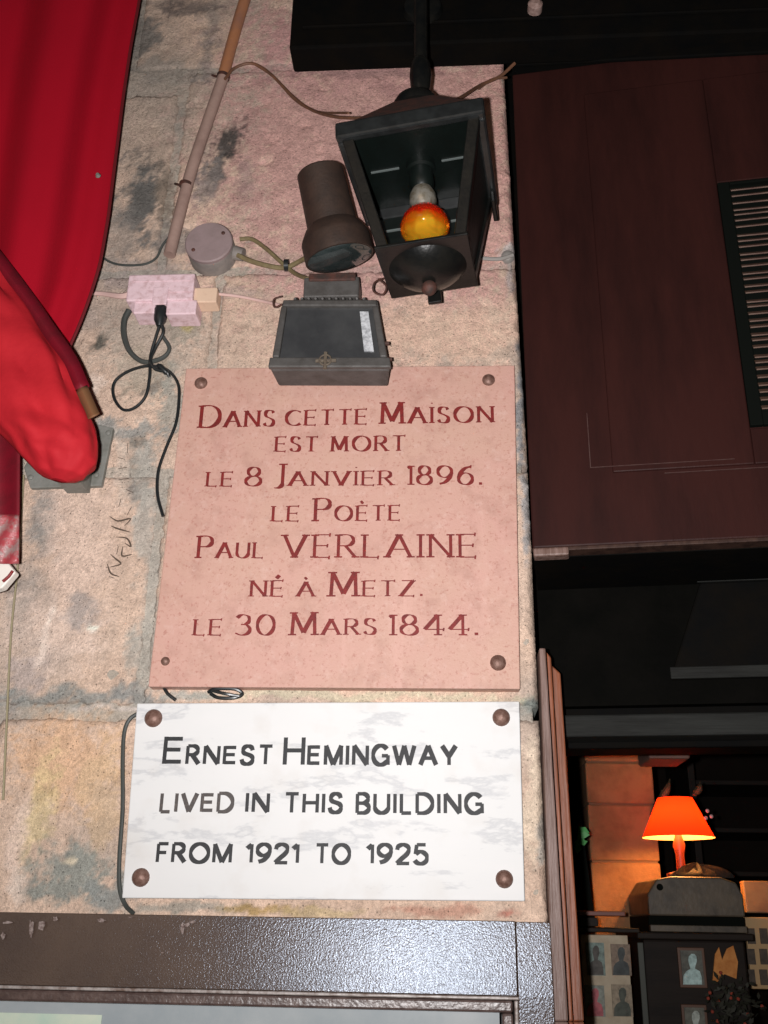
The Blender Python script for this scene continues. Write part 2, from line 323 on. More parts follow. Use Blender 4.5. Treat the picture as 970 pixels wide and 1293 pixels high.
def marble_mat():
    m = mat('white marble', (.76,.75,.74), .5, spec=.3); N = m.node_tree.nodes; L = m.node_tree.links; b = N['Principled BSDF']
    tc = N.new('ShaderNodeTexCoord'); mp = N.new('ShaderNodeMapping'); mp.inputs['Rotation'].default_value = (0, rad(-28), 0); mp.inputs['Scale'].default_value = (.8, 1, 2.4)
    L.new(tc.outputs['Object'], mp.inputs[0])
    n = N.new('ShaderNodeTexNoise'); n.inputs['Scale'].default_value = 7; n.inputs['Detail'].default_value = 6; n.inputs['Roughness'].default_value = .6; n.inputs['Distortion'].default_value = .12
    L.new(mp.outputs[0], n.inputs['Vector'])
    cr = N.new('ShaderNodeValToRGB'); e = cr.color_ramp.elements
    e[0].position = .30; e[0].color = (.68,.675,.67,1); e[1].position = .8; e[1].color = (.69,.685,.675,1)
    for p, c in ((.555,(.66,.66,.655,1)), (.60,(.52,.525,.535,1)), (.635,(.64,.64,.635,1))): k = e.new(p); k.color = c
    L.new(n.outputs['Fac'], cr.inputs[0])
    n2 = N.new('ShaderNodeTexNoise'); n2.inputs['Scale'].default_value = 16; n2.inputs['Detail'].default_value = 6; L.new(tc.outputs['Object'], n2.inputs['Vector'])
    r = N.new('ShaderNodeMapRange'); r.inputs[1].default_value = .55; r.inputs[2].default_value = .8; r.inputs[4].default_value = .35; L.new(n2.outputs['Fac'], r.inputs[0])
    x = N.new('ShaderNodeMix'); x.data_type = 'RGBA'; x.inputs[7].default_value = (.52,.47,.42,1); L.new(r.outputs[0], x.inputs[0]); L.new(cr.outputs[0], x.inputs[6]); L.new(x.outputs[2], b.inputs['Base Color'])
    return m
M_marble = marble_mat()
def pinkstone_mat():
    m = mat('pink polished limestone', (.60,.29,.235), .5, spec=.3); N = m.node_tree.nodes; L = m.node_tree.links; b = N['Principled BSDF']
    tc = N.new('ShaderNodeTexCoord')
    def noise(s, d, st=None):
        n = N.new('ShaderNodeTexNoise'); n.inputs['Scale'].default_value = s; n.inputs['Detail'].default_value = d; n.inputs['Roughness'].default_value = .65
        if st:
            mp = N.new('ShaderNodeMapping'); mp.inputs['Scale'].default_value = st; L.new(tc.outputs['Object'], mp.inputs[0]); L.new(mp.outputs[0], n.inputs['Vector'])
        else: L.new(tc.outputs['Object'], n.inputs['Vector'])
        return n
    def mixc(prev, n, a, b_, k, c):
        r = N.new('ShaderNodeMapRange'); r.inputs[1].default_value = a; r.inputs[2].default_value = b_; r.inputs[4].default_value = k; L.new(n.outputs['Fac'], r.inputs[0])
        x = N.new('ShaderNodeMix'); x.data_type = 'RGBA'; x.inputs[7].default_value = (*c, 1); L.new(r.outputs[0], x.inputs[0])
        if isinstance(prev, tuple): x.inputs[6].default_value = (*prev, 1)
        else: L.new(prev, x.inputs[6])
        return x.outputs[2]
    p = mixc((.55,.315,.265), noise(5, 6), .35, .7, .9, (.53,.335,.26))
    p = mixc(p, noise(22, 8), .50, .70, .7, (.42,.235,.19)); p = mixc(p, noise(55, 8), .54, .70, .5, (.62,.42,.36))
    p = mixc(p, noise(12, 6, (1, 1, .12)), .6, .75, .45, (.68,.42,.36))
    p = mixc(p, noise(160, 3), .56, .72, .65, (.36,.14,.11))
    p = mixc(p, noise(9, 7, (1, 1, 2)), .66, .76, .6, (.30,.16,.13))
    L.new(p, b.inputs['Base Color'])
    n2 = noise(220, 4); bp = N.new('ShaderNodeBump'); bp.inputs['Strength'].default_value = .6; bp.inputs['Distance'].default_value = .001; L.new(n2.outputs['Fac'], bp.inputs['Height']); L.new(bp.outputs[0], b.inputs['Normal'])
    return m
M_pinkst = pinkstone_mat()

# ------------------------------------------------------------------ ground and street
M_pave = mat('pavement', (.12,.115,.105), .85, c2=(.08,.078,.07), nscale=3, bump=.003, bscale=30)
M_road = mat('asphalt', (.05,.05,.048), .9, c2=(.035,.035,.034), nscale=4, bump=.003, bscale=60)
tag(MB().box((-400,-400,-.30), (400,400,-.14)).build('road', M_road), kind='structure')
tag(MB().box((-40,-2.9,-.135), (40,14,0)).build('pavement', M_pave, bevel=.01), kind='structure')

# ------------------------------------------------------------------ stone wall
wall = empty('stone_wall', (-.5, 0, 0), 'weathered pinkish limestone wall carrying the two plaques, patched with grey mortar', 'wall')
XL, XR = -1.5, .168
zA, zB, zC, zD = 1.60, 2.016, 2.52, 3.03
J = .006
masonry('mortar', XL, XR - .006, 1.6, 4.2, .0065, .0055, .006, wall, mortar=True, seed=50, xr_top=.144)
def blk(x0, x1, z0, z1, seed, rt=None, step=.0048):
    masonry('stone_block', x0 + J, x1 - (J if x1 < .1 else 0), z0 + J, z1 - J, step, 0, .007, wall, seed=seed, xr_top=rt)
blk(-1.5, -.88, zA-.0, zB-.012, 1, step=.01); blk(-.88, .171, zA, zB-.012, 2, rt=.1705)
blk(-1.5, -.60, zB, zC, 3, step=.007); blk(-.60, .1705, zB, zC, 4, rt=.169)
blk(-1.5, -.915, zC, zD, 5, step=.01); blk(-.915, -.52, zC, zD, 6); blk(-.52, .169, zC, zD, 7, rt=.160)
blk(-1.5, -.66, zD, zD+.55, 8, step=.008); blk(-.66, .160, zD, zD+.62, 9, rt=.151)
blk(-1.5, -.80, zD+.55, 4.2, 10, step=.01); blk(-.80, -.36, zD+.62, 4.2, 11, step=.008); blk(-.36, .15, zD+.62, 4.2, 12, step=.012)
# scratched marks in the stone by the plaque
sc = MB()
M_scr = mat('dark scratch', (.10,.07,.05), .9)
for pts in ([(139,652),(150,658),(165,655),(158,664)], [(141,664),(150,668),(164,672)], [(146,678),(160,680),(166,690),(158,686)], [(150,690),(148,700)], [(156,690),(155,702),(166,700)],
            [(139,700),(146,706),(152,712),(140,716)], [(136,712),(140,724),(150,728)], [(137,728),(144,730)], [(150,592),(160,590)], [(150,606),(163,604)], [(160,618),(168,622)], [(150,578),(157,580)], [(152,630),(150,640)],
            [(162,560),(160,572)], [(166,640),(160,650)]):
    sc.tube([at(a + random.uniform(-1, 1), b, -.0018) for a, b in pts], .0012, n=5, sub=4, taper=lambda t: .4 + 1.2 * math.sin(math.pi * (t * .9 + .05)))
tag(sc.build('scratch_mark', M_scr, wall, smooth_=True), kind='stuff')

# rest of the building: same facade running on, kept plain outside the frame
fac = empty('building_facade', (0, .35, 0), 'plain grey rendered upper facade of the building above the shopfront', 'building')
M_rend = mat('grey render', (.28,.25,.21), .9, c2=(.2,.18,.155), nscale=3, bump=.003, bscale=30)
fb = MB(); fb.box((-9, .02, 4.2), (9, .5, 12)); fb.box((-9, .02, 0), (-1.5, .5, 4.2)); fb.box((-1.5, .31, 0), (.12, .5, 4.2))
fb.build('facade_wall', M_rend, fac)
for wx in (-6.4, -3.6, -1.0, 1.9, 4.6):
    for wz in (5.2, 8.4):
        f = MB().box((wx-.06, -.01, wz-.06), (wx+1.16, .015, wz+1.96)).build('window', M_white, fac, bevel=.005)
        for k in range(2):
            for q in range(3):
                MB().box((wx + .04 + k*.54, -.016, wz + .05 + q*.62), (wx + .52 + k*.54, -.0135, wz + .62 + q*.62)).build('pane', M_glassd, f, local=False)

# ------------------------------------------------------------------ swung shopfront on the right, in its own frame
def LB(mb, px0, py0, px1, py1, c, depth):     # box whose front lies on local plane c
    a = lat(px0, py0, c); b = lat(px1, py1, c)
    return mb.box((a.x, c, a.z), (b.x, c + depth, b.z))
fas = empty('shopfront_fascia', HINGE, 'dark maroon painted wooden shopfront boarding with louvred vent, above the doorway', 'shopfront', rot=(0, 0, FA))
zb = lat(800, 686, 0).z; zt = lat(800, 74, 0).z
m = MB(); m.box((0.002, 0, zb), (2.6, .03, zt)); m.build('board', M_maroon, fas, local=True, bevel=.004)
pa = lat(737, 121, 0); pb = lat(737, 600, 0)
vx0 = lat(905, 235, -.0).x; vz1 = lat(915, 234, 0).z; vz0 = lat(950, 540, 0).z
# raised field, cut round the vent
m = MB(); m.box((pa.x, -.0065, pb.z), (vx0 - .0, .001, pa.z)); m.box((vx0 - .0, -.0065, vz1 + .004), (2.5, .001, pa.z)); m.box((vx0, -.0065, pb.z), (2.5, .001, vz0 - .004))
m.build('raised_panel', M_maroon, fas, local=True, bevel=.003)
m = MB(); a = lat(738, 593, -.0065)
m.box((a.x + .012, -.0085, pb.z + .012), (a.x + .3, -.006, pb.z + .0135)); m.box((a.x + .012, -.0085, pb.z + .0135), (a.x + .0138, -.006, pb.z + .14)); m.box((a.x + .16, -.0085, pb.z - .0105), (a.x + .8, -.006, pb.z - .009))
m.build('beading', mat('worn maroon edge', (.07,.035,.03), .5, c2=(.05,.015,.013), nscale=60), fas, local=True)
# bottom lip of the board, its lit edge put into a paler colour
m = MB(); m.box((.002, -.006, zb - .010), (2.6, .05, zb - .0015)); m.build('bottom_lip', mat('lit lip', (.055,.028,.02), .6, spec=.2, c2=(.02,.009,.007), nscale=40), fas, local=True, bevel=.002)
m = MB(); m.box((.004, -.012, zb - .022), (.075, .02, zb - .004)); m.build('end_block', M_jambg, fas, local=True, bevel=.004)
m = MB(); m.box((.002, .03, zb - .012), (2.6, .262, zb + .02)); m.build('soffit', M_black, fas, local=True)
o = MB().box((.145, .285, 2.3), (.34, .32, 4.2)).build('gap_filler', M_black, fas); o.matrix_parent_inverse = fas.matrix_basis.inverted(); o.location = HINGE  # added filler, hides the sky behind the gap beside the stone
# louvred vent
vent = MB(); W2 = .62; fw = .026
vent.box((vx0, -.012, vz0), (vx0 + fw, .02, vz1)); vent.box((vx0 + fw, -.012, vz1 - .008), (vx0 + W2, .02, vz1)); vent.box((vx0 + fw, -.012, vz0), (vx0 + W2, .02, vz0 + .030)); vent.box((vx0 + W2, -.012, vz0), (vx0 + W2 + fw, .02, vz1))
vo = vent.build('vent_frame', M_gap, fas, local=True, bevel=.002)
MB().box((vx0 + fw, -.0015, vz0 + .03), (vx0 + W2, -.0005, vz1 - .008)).build('vent_backing', M_gap, vo, local=True)
ns = 33; zz0 = vz0 + .036; zz1 = vz1 - .014; sme = None
for i in range(ns):
    z = zz0 + (zz1 - zz0) * (i + .5) / ns; h = (zz1 - zz0) / ns
    if sme is None:
        q = MB(); q.add([(vx0 + fw + .001, -.014, -h*.30), (vx0 + W2 - .001, -.014, -h*.30), (vx0 + W2 - .001, -.0035, h*.34), (vx0 + fw + .001, -.0035, h*.34),
                         (vx0 + fw + .001, -.0125, -h*.42), (vx0 + W2 - .001, -.0125, -h*.42), (vx0 + W2 - .001, -.002, h*.22), (vx0 + fw + .001, -.002, h*.22)],
                        [(0,1,2,3),(7,6,5,4),(4,5,1,0),(5,6,2,1),(6,7,3,2),(7,4,0,3)])
        o = q.build('slat', M_slat, fas, local=True); sme = o.data
    else:
        o = bpy.data.objects.new('slat', sme); COL.objects.link(o); o.parent = fas
    o.location = (0, 0, z); o.rotation_euler = (0, rad(random.uniform(-.5, .5)), 0)
# transom set back under the board
zt2 = zb + .01; c2 = .25
zbot = lat(830, 932, c2).z
m = MB(); m.box((.0, c2, zbot + .07), (2.6, c2 + .03, zt2)); m.build('transom_board', M_transom, fas, local=True)
fa_ = lat(884, 735, c2 - .012); fb_ = lat(846, 858, c2 - .012)
m = MB(); m.prism([(fa_.x, c2 - .012, fa_.z), (2.5, c2 - .012, fa_.z), (2.5, c2 - .012, fb_.z), (fb_.x, c2 - .012, fb_.z)], (0, .013, 0))
m.build('transom_panel', M_black, fas, local=True, bevel=.005)
a = lat(846, 842, c2 - .02); b = lat(846, 857, c2 - .02)
MB().box((a.x, c2 - .02, b.z), (2.5, c2 - .0125, a.z)).build('transom_bead', M_greywood, fas, local=True, bevel=.002)
a = lat(880, 731, c2 - .02); b = lat(880, 735, c2 - .02)
MB().box((a.x, c2 - .02, b.z), (2.5, c2 - .0125, a.z)).build('transom_bead', M_greywood, fas, local=True, bevel=.001)
a = lat(700, 903, c2 - .03)
MB().box((.02, c2 - .03, zbot), (2.6, c2 + .05, a.z)).build('head_rail', M_greywood, fas, local=True, bevel=.004)
MB().box((.02, c2 + .052, zbot - .012), (2.6, c2 + .16, zbot + .10)).build('head_rail', M_black, fas, local=True, bevel=.004)
# far side post and flanking board, outside the picture
MB().box((2.6, -.03, 0), (2.9, .3, zt)).build('side_post', M_maroon, fas, local=True, bevel=.006)

# black beam across the top, standing proud of the stone
beam = empty('lintel_beam', at(370, 90, 0), 'black painted beam across the top, behind the lantern arm', 'beam')
za = at(500, 88, 0).z; x0 = at(368, 80, -.04).x
m = MB(); m.box((x0, -.08, za), (3.0, -.001, za + .62)); m.build('beam_body', M_black, beam, bevel=.006)
m = MB(); m.box((x0 + .03, -.092, za + .055), (3.0, -.0815, za + .062)); m.box((x0 + .03, -.087, za + .2), (3.0, -.0815, za + .52)); m.build('moulding', M_black, beam, bevel=.003)
m = MB(); a = at(676, 5, -.1); m.lathe(a + Vector((0, .02, 0)), a + Vector((0, -.01, 0)), [(0, .018), (.7, .018), (1, .010)], 16); m.build('rosette', mat('dusty pink knob', (.35,.24,.21), .7, c2=(.2,.12,.1), nscale=80), beam, smooth_=True)
# boards over the doorway, behind the beam and above the maroon board
ua = lat(674, 78, -.012); ub = lat(975, 63, -.012); sl_ = (ub.z - ua.z) / (ub.x - ua.x)
m = MB(); m.prism([(.002, -.012, ua.z), (2.7, -.012, ua.z + sl_ * (2.7 - ua.x)), (2.7, -.012, zt + .6), (.002, -.012, zt + .6)], (0, .011, 0)); m.build('upper_board', M_black, fas, local=True, bevel=.003)
MB().box((.002, .001, zt + .002), (2.7, .04, zt + .6)).build('upper_backing', M_black, fas, local=True)

# ------------------------------------------------------------------ shop window under the plaques
win = empty('shop_window', (-.4, -.03, 0), 'glossy brown painted shop window frame below the white plaque', 'window')
zt_ = 1.646; xr = .172
yf = -.035
mz = at(300, 1250, yf).z
ln_ = .007
m = MB(); m.prism([(-1.5, yf, mz), (-1.5, yf + ln_, zt_), (-1.5, .3, zt_), (-1.5, .3, mz)], (xr - .06 + 1.5, 0, 0)); m.build('frame_rail', M_ledge, win, bevel=.0012, seg=2)
m = MB(); m.prism([(xr - .059, yf, 0), (xr - .059, yf, mz), (xr - .059, yf + ln_, zt_ - .001), (xr - .059, .3, zt_ - .001), (xr - .059, .3, 0)], (.059, 0, 0)); m.build('frame_stile', M_ledge, win, bevel=.0012, seg=2)
m = MB(); m.box((-1.5, yf - .004, mz - .006), (xr - .058, yf + .03, mz - .0005)); m.box((xr - .066, yf - .004, .5), (xr - .0595, yf + .03, mz - .0065)); m.build('bead', M_shiny, win, bevel=.002)
m = MB(); m.box((-1.5, yf + .004, mz - .026), (xr - .068, yf + .04, mz - .007)); m.box((xr - .087, yf + .004, .5), (xr - .068, yf + .04, mz - .0265)); m.build('moulding', M_mold, win, bevel=.004)
m = MB(); m.box((-1.5, yf + .03, .5), (xr - .09, yf + .036, mz - .027)); 
M_wglass = mat('window glass', (.34,.38,.40), .12, c2=(.42,.45,.46), nscale=6, spec=.8)
m.build('pane', M_wglass, win)
m = MB(); m.box((-1.5, yf, 0), (xr - .06, .2, .498)); m.build('stall_riser', M_ledge, win, bevel=.004)
po = MB(); a = at(-60, 1277, yf + .028); b = at(127, 1300, yf + .028)
po.box((a.x, yf + .0275, 1.2), (b.x, yf + .0295, a.z)); post = tag(po.build('poster', mat('pale green poster', (.62,.68,.55), .5, c2=(.45,.6,.5), nscale=8)), 'pale green paper poster inside the bottom left corner window', 'poster')
# paint chips and drips along the top of the rail
dr = MB()
for (a_, b_, w_, h_) in ((40, 1172, 3, 26), (52, 1168, 5, 14), (10, 1165, 9, 4), (4, 1182, 4, 10), (230, 1172, 3, 16), (236, 1168, 5, 7), (243, 1164, 4, 4), (165, 1157, 4, 4), (128, 1162, 6, 5), (70, 1160, 4, 6), (205, 1203, 2, 2), (283, 1190, 1.5, 1.5), (277, 1214, 2, 2), (214, 1202, 3, 1.4), (263, 1238, 1.6, 1.6), (284, 1243, 1.4, 2)):
    pts = []
    for k in range(11):
        t = 2 * math.pi * k / 11; r_ = random.uniform(.55, 1.1); pts.append(at(a_ + w_ * r_ * math.cos(t), b_ + h_ * r_ * .5 * math.sin(t), yf - .0012))
    dr.prism([(p.x, yf - .0012, min(p.z, zt_ - .004)) for p in pts], (0, .0014, 0))
tag(dr.build('paint_splash', mat('grey white splash', (.30,.24,.22), .8, c2=(.1,.06,.05), nscale=200), win), kind='stuff')

# ------------------------------------------------------------------ letters
def arc(cx, cy, rx, ry, a0, a1, n=14):
    return [(cx + rx * math.cos(rad(a0 + (a1-a0)*k/n)), cy + ry * math.sin(rad(a0 + (a1-a0)*k/n))) for k in range(n+1)]
def sm(p):
    return [(v.x, v.y) for v in smooth([(a, b, 0) for a, b in p], 4)]
def L_(a, b): return [a, b]
G = {}
G['A'] = (.86, [[(0,0),(.43,1)], [(.43,1),(.86,0)], [(.16,.35),(.70,.35)]])
bp_ = [(0,1),(.28,1)] + arc(.28,.755,.27,.245,88,-88) + [(.28,.51),(0,.51)]
G['B'] = (.60, [[(0,0),(0,1)], bp_, [(.28,.51)] + arc(.30,.255,.30,.255,85,-88) + [(0,0)]])
G['C'] = (.80, [arc(.5,.5,.49,.5,48,312,24)])
G['D'] = (.78, [[(0,0),(0,1)], [(0,1),(.26,1)] + arc(.28,.5,.5,.5,88,-88,20) + [(.26,0),(0,0)]])
G['E'] = (.54, [[(0,0),(0,1)], [(0,1),(.54,1)], [(0,.52),(.46,.52)], [(0,0),(.54,0)]])
G['F'] = (.50, [[(0,0),(0,1)], [(0,1),(.52,1)], [(0,.52),(.44,.52)]])
G['G'] = (.86, [arc(.49,.5,.49,.5,45,322,24), [(.86,.02),(.86,.45)], [(.86,.45),(.52,.45)]])
G['H'] = (.70, [[(0,0),(0,1)], [(.70,0),(.70,1)], [(0,.52),(.70,.52)]])
G['I'] = (0.04, [[(.02,0),(.02,1)]])
G['i'] = (0.04, [[(.02,0),(.02,1)], [(-.03,1.26),(.07,1.26)]])
G['J'] = (.30, [[(.28,1),(.28,.12)] + arc(.08,.1,.2,.2,0,-110,8)])
G['L'] = (.50, [[(0,0),(0,1)], [(0,0),(.50,0)]])
G['M'] = (.90, [[(.05,0),(.08,1)], [(.08,1),(.45,.1)], [(.45,.1),(.82,1)], [(.82,1),(.86,0)]])
G['N'] = (.74, [[(0,0),(0,1)], [(0,1),(.74,0)], [(.74,0),(.74,1)]])
G['O'] = (.94, [arc(.47,.5,.47,.5,0,360,30)])
G['P'] = (.56, [[(0,0),(0,1)], bp_])
G['R'] = (.62, [[(0,0),(0,1)], bp_, [(.26,.51),(.64,0)]])
G['S'] = (.55, [sm([(.51,.83),(.42,.96),(.27,1),(.1,.94),(.04,.76),(.12,.61),(.3,.51),(.47,.40),(.54,.25),(.46,.06),(.27,0),(.09,.05),(.0,.2)])])
G['T'] = (.68, [[(.34,0),(.34,1)], [(0,1),(.68,1)]])
G['U'] = (.70, [[(0,1),(0,.33)] + arc(.35,.33,.35,.33,180,360,16) + [(.70,1)]])
G['V'] = (.80, [[(0,1),(.40,0)], [(.40,0),(.80,1)]])
G['W'] = (1.12, [[(0,1),(.28,0)], [(.28,0),(.56,1)], [(.56,1),(.84,0)], [(.84,0),(1.12,1)]])
G['Y'] = (.76, [[(0,1),(.38,.45)], [(.38,.45),(.76,1)], [(.38,.47),(.38,0)]])
G['Z'] = (.64, [[(.04,1),(.62,1)], [(.62,1),(.0,0)], [(0,0),(.64,0)]])
G['0'] = (.60, [arc(.30,.5,.30,.5,0,360,26)])
G['1'] = (.24, [[(.22,0),(.22,1)], [(.22,.98),(0,.76)]])
G['2'] = (.57, [sm([(.02,.72),(.08,.91),(.28,1),(.48,.92),(.55,.73),(.46,.5),(.2,.22),(.02,0)]), [(.0,0),(.57,0)]])
G['3'] = (.52, [sm([(.03,.85),(.14,.97),(.28,1),(.45,.9),(.46,.66),(.34,.54),(.18,.52)]), sm([(.18,.52),(.38,.5),(.52,.3),(.44,.08),(.22,0),(.0,.1)])])
G['4'] = (.62, [[(.47,0),(.47,1)], [(.47,1),(.0,.28)], [(0,.28),(.66,.28)]])
G['5'] = (.55, [[(.50,1),(.10,1)], [(.10,1),(.04,.50)], sm([(.04,.50),(.2,.62),(.38,.60),(.54,.42),(.53,.16),(.36,.0),(.14,.02),(.0,.17)])])
G['6'] = (.60, [sm([(.52,.96),(.28,.86),(.07,.58),(.02,.3)]) , arc(.30,.31,.29,.31,0,360,24)])
G['8'] = (.58, [arc(.29,.76,.22,.24,0,360,20), arc(.29,.26,.29,.26,0,360,22)])
G['9'] = (.60, [arc(.30,.69,.29,.31,0,360,24), sm([(.58,.70),(.53,.42),(.32,.14),(.08,.04)])])
G['l'] = (.12, [[(.10,0),(.10,1)], [(.09,.97),(-.04,.88)]])
G['m'] = (.86, [[(0,0),(0,1)], [(0,1),(.43,.0)], [(.43,0),(.86,1)], [(.86,1),(.86,0)]])
G['g'] = (.82, [arc(.42,.5,.42,.5,38,300,24) + [(.82,.20)], [(.82,.0),(.82,.50)], [(.82,.47),(.48,.47)]])
G['s'] = (.62, [sm([(.57,.76),(.50,.93),(.31,1),(.12,.93),(.05,.75),(.13,.60),(.32,.53),(.52,.44),(.60,.27),(.52,.07),(.30,0),(.08,.07),(.0,.27)])])
G['e'] = (.60, [[(0,0),(0,1)], [(0,.92),(.60,.92)], [(0,.52),(.55,.52)], [(0,.08),(.60,.08)]])
G['.'] = (.10, [[(.02,.05),(.12,.05)]])
G['È'] = (.54, G['E'][1] + [[(.18,1.32),(.32,1.14)]])
G['É'] = (.54, G['E'][1] + [[(.20,1.14),(.36,1.34)]])
G['À'] = (.86, G['A'][1] + [[(.34,1.32),(.46,1.16)]])

def ribbon(mb, pts, wf, z0, place):
    P = [np.array(p, float) for p in pts]; P = [p for i, p in enumerate(P) if i == 0 or np.linalg.norm(p - P[i-1]) > 1e-5]
    closed = np.linalg.norm(P[0] - P[-1]) < 1e-3
    n = len(P); vs = []
    for i in range(n):
        if closed: a = P[(i-1) % (n-1)]; b = P[(i+1) % (n-1)]
        else: a = P[max(i-1, 0)]; b = P[min(i+1, n-1)]
        t = (b - a) / (np.linalg.norm(b - a) + 1e-9); nn = np.array((-t[1], t[0])); w = wf(t) / 2
        vs += [P[i] + nn * w, P[i] - nn * w]
    m = len(vs)
    V = [place(v[0], v[1], z0) for v in vs] + [place(v[0], v[1], .9e-3) for v in vs]
    fs = []
    for i in range(n - 1):
        fs.append((2*i, 2*i+1, 2*i+3, 2*i+2)); fs.append((2*i, 2*i+2, m+2*i+2, m+2*i)); fs.append((2*i+1, m+2*i+1, m+2*i+3, 2*i+3))
    if not closed: fs.append((0, m, m+1, 1)); fs.append((m-2, m-1, 2*m-1, 2*m-2))
    mb.add(V, fs)
def word(par, mt, text, x0, x1, yb0, yb1, hs, hb=None, yfront=0, serif=True, wk=1.0, gap=.24):
    """text; left/right px; baseline px at both ends; small height px; first letter height px"""
    if serif: text = text.replace('1', 'l')
    if not serif: text = text.replace('M','m').replace('G','g').replace('S','s').replace('E','e')
    p0 = at(x0, yb0, yfront); p1 = at(x1, yb1, yfront)
    hz = p0.z - at(x0, yb0 + hs, yfront).z
    k = (hb / hs) if hb else 1
    sc_ = [k if i == 0 else 1 for i in range(len(text))]
    wd = [G[c][0] * s for c, s in zip(text, sc_)]
    tot = sum(wd) + gap * (len(text) - 1)
    ux = (p1.x - p0.x) / (tot * hz)               # horizontal fit
    cur = 0
    T = (.155 if serif else .165) * wk
    cnt = 0
    for c, s, w in zip(text, sc_, wd):
        mb = MB()
        def place(a, b, d, cur=cur, s=s):
            X = (cur + a * s) * ux * hz
            return (p0.x + X, yfront - d if d < .0009 else yfront + .0004, p0.z + (p1.z - p0.z) * X / (p1.x - p0.x) + b * s * hz)
        for st in G[c][1]:
            cnt += 1; z0 = .00030 + .00004 * (cnt % 9)
            sx = 1 / s if s > 1.3 else 1
            def wf(t):
                ks = abs(t[1]) / max(.45, min(2.2, ux)) + abs(t[0])
                if not serif: return T * sx ** .6 * ks
                al = rad(14); v = abs(t[1] * math.cos(al) + t[0] * math.sin(al))
                if st is G['O'][1][0] or True: pass
                return T * sx ** .5 * ks * (.24 + .80 * v ** 1.4)
            if c == '.': ribbon(mb, [(.0,.06),(.13,.06)], lambda t: .13, z0, place); break
            ribbon(mb, st, wf, z0, place)
            if serif and len(text) > 0:
                for e, f_ in ((0, 1), (-1, -2)):
                    p = st[e]; q = st[f_]; dx = p[0]-q[0]; dy = p[1]-q[1]; ln = math.hypot(dx, dy) + 1e-9
                    if math.hypot(st[0][0]-st[-1][0], st[0][1]-st[-1][1]) < 1e-3: continue
                    if abs(dy) / ln > .75 and (abs(p[1]) < .01 or abs(p[1]-1) < .01) and c not in 'U':
                        ribbon(mb, [(p[0]-.15, p[1] + (.02 if p[1] < .5 else -.02)), (p[0]+.15, p[1] + (.02 if p[1] < .5 else -.02))], lambda t: .062, z0 + .00002, place)
                    elif abs(dx) / ln > .8 and abs(p[0]) > .3:
                        ribbon(mb, [(p[0], p[1]-.085), (p[0]+.02, p[1]+.075)], lambda t: .062, z0 + .00002, place)
        mb.build('letter', mt, par, fixn=False)
        cur += w + gap

def screw(parent, px, py, y, r, name='screw'):
    p = at(px, py, y); mpp = (at(px + 1, py, y) - at(px, py, y)).length; r = r * mpp
    o = MB().lathe(p, p + Vector((0, -r * .75, 0)), [(0, r*1.02), (.25, r), (.6, r*.82), (.85, r*.5), (1, r*.2)], 20).build(name, M_screw, parent, smooth_=True)
    o.location = (0, 0, 0); return o

# ------------------------------------------------------------------ pink plaque
yp = -.028
pl = empty('pink_plaque', (at(430, 868, 0).x, 0, at(430, 868, 0).z), 'pink stone plaque with red lettering about a poet, above the white plaque', 'plaque')
c = [at(235, 465, yp), at(187, 867, yp), at(657, 870, yp), at(650, 461, yp)]
m = MB(); f = [Vector((p.x, yp, p.z)) for p in c]; m.hexa(f, [Vector((p.x, .004, p.z)) for p in f])
m.build('slab', M_pinkst, pl, bevel=.0022, seg=2)
lines = [
 [('DANS',253,345.5,540,538,20,28), ('CETTE',361,462,537.5,535.5,19,None), ('MAiSON',481,622,535,533,20,27)],
 [('EST',348.5,400,570,570,18.5,None), ('MORT',418.5,511,570,569,19,None)],
 [('LE',261.5,292,614,614,18,None), ('8',310,329,614,613.5,24,None), ('JANViER',346,495,613.5,612.5,18,28), ('1896.',516,608,612,612,24,None)],
 [('LE',344.5,376,658,658,19,None), ('POÈTE',398,504,658,657,19,29)],
 [('PAUL',250,331,704.5,704.5,19.5,28), ('VERLAINE',358,600,704,703.5,29,None)],
 [('NÉ',317,356,753,753,20,None), ('À',376,396,753,753,18.5,None), ('METZ.',416,533,753,752.5,19.5,31)],
 [('LE',245.5,278,802,802,20,None), ('30',297,345.5,802,802,26,None), ('MARS',367,474,802,801,20,29), ('1844.',493,603,802,802,26,None)]]
for ln in lines:
    for (t, a, b, y0, y1, hs, hb) in ln: word(pl, M_inkred, t, a, b, y0, y1, hs, hb, yp, True, (.85 if t == 'VERLAINE' else (.92 if t[0].isdigit() else 1.14)), gap=.34 if not t[0].isdigit() else .26)
screw(pl, 254, 484, yp, 8); screw(pl, 617, 480, yp, 8); screw(pl, 209, 835, yp, 5.5)
s_ = screw(pl, 629, 837, yp, 10); 
MB().lathe(at(631, 838, yp - .008), at(631, 838, yp - .014), [(0, .005), (1, .003)], 12).build('screw_tip', M_chrome, s_, smooth_=True)
s_.parent = pl
# ------------------------------------------------------------------ white plaque
yw = -.022
wp = empty('white_plaque', (at(410, 1136, 0).x, 0, at(410, 1136, 0).z), 'white marble plaque with dark English lettering about a writer, lowest on the wall', 'plaque')
c = [at(173, 888, yw), at(154, 1134, yw), at(663, 1138, yw), at(656, 885.5, yw)]
m = MB(); f = [Vector((p.x, yw, p.z)) for p in c]; m.hexa(f, [Vector((p.x, .004, p.z)) for p in f]); m.build('slab', M_marble, wp, bevel=.002)
for a in (('ERNEST',207,343,964.5,965,23,35), ('HEMINGWAY',359.5,576,965.5,966,24.5,35)): word(wp, M_inkblk, *a, yw, False, 1.16, gap=.33)
for a in (('IN',311,338,1025,1025.5,24,None), ('THIS',360,431,1026,1026,24,None), ('BUILDING',451,609,1026.5,1027,24.5,None)): word(wp, M_inkblk, *a, yw, False, 1.16, gap=.31)
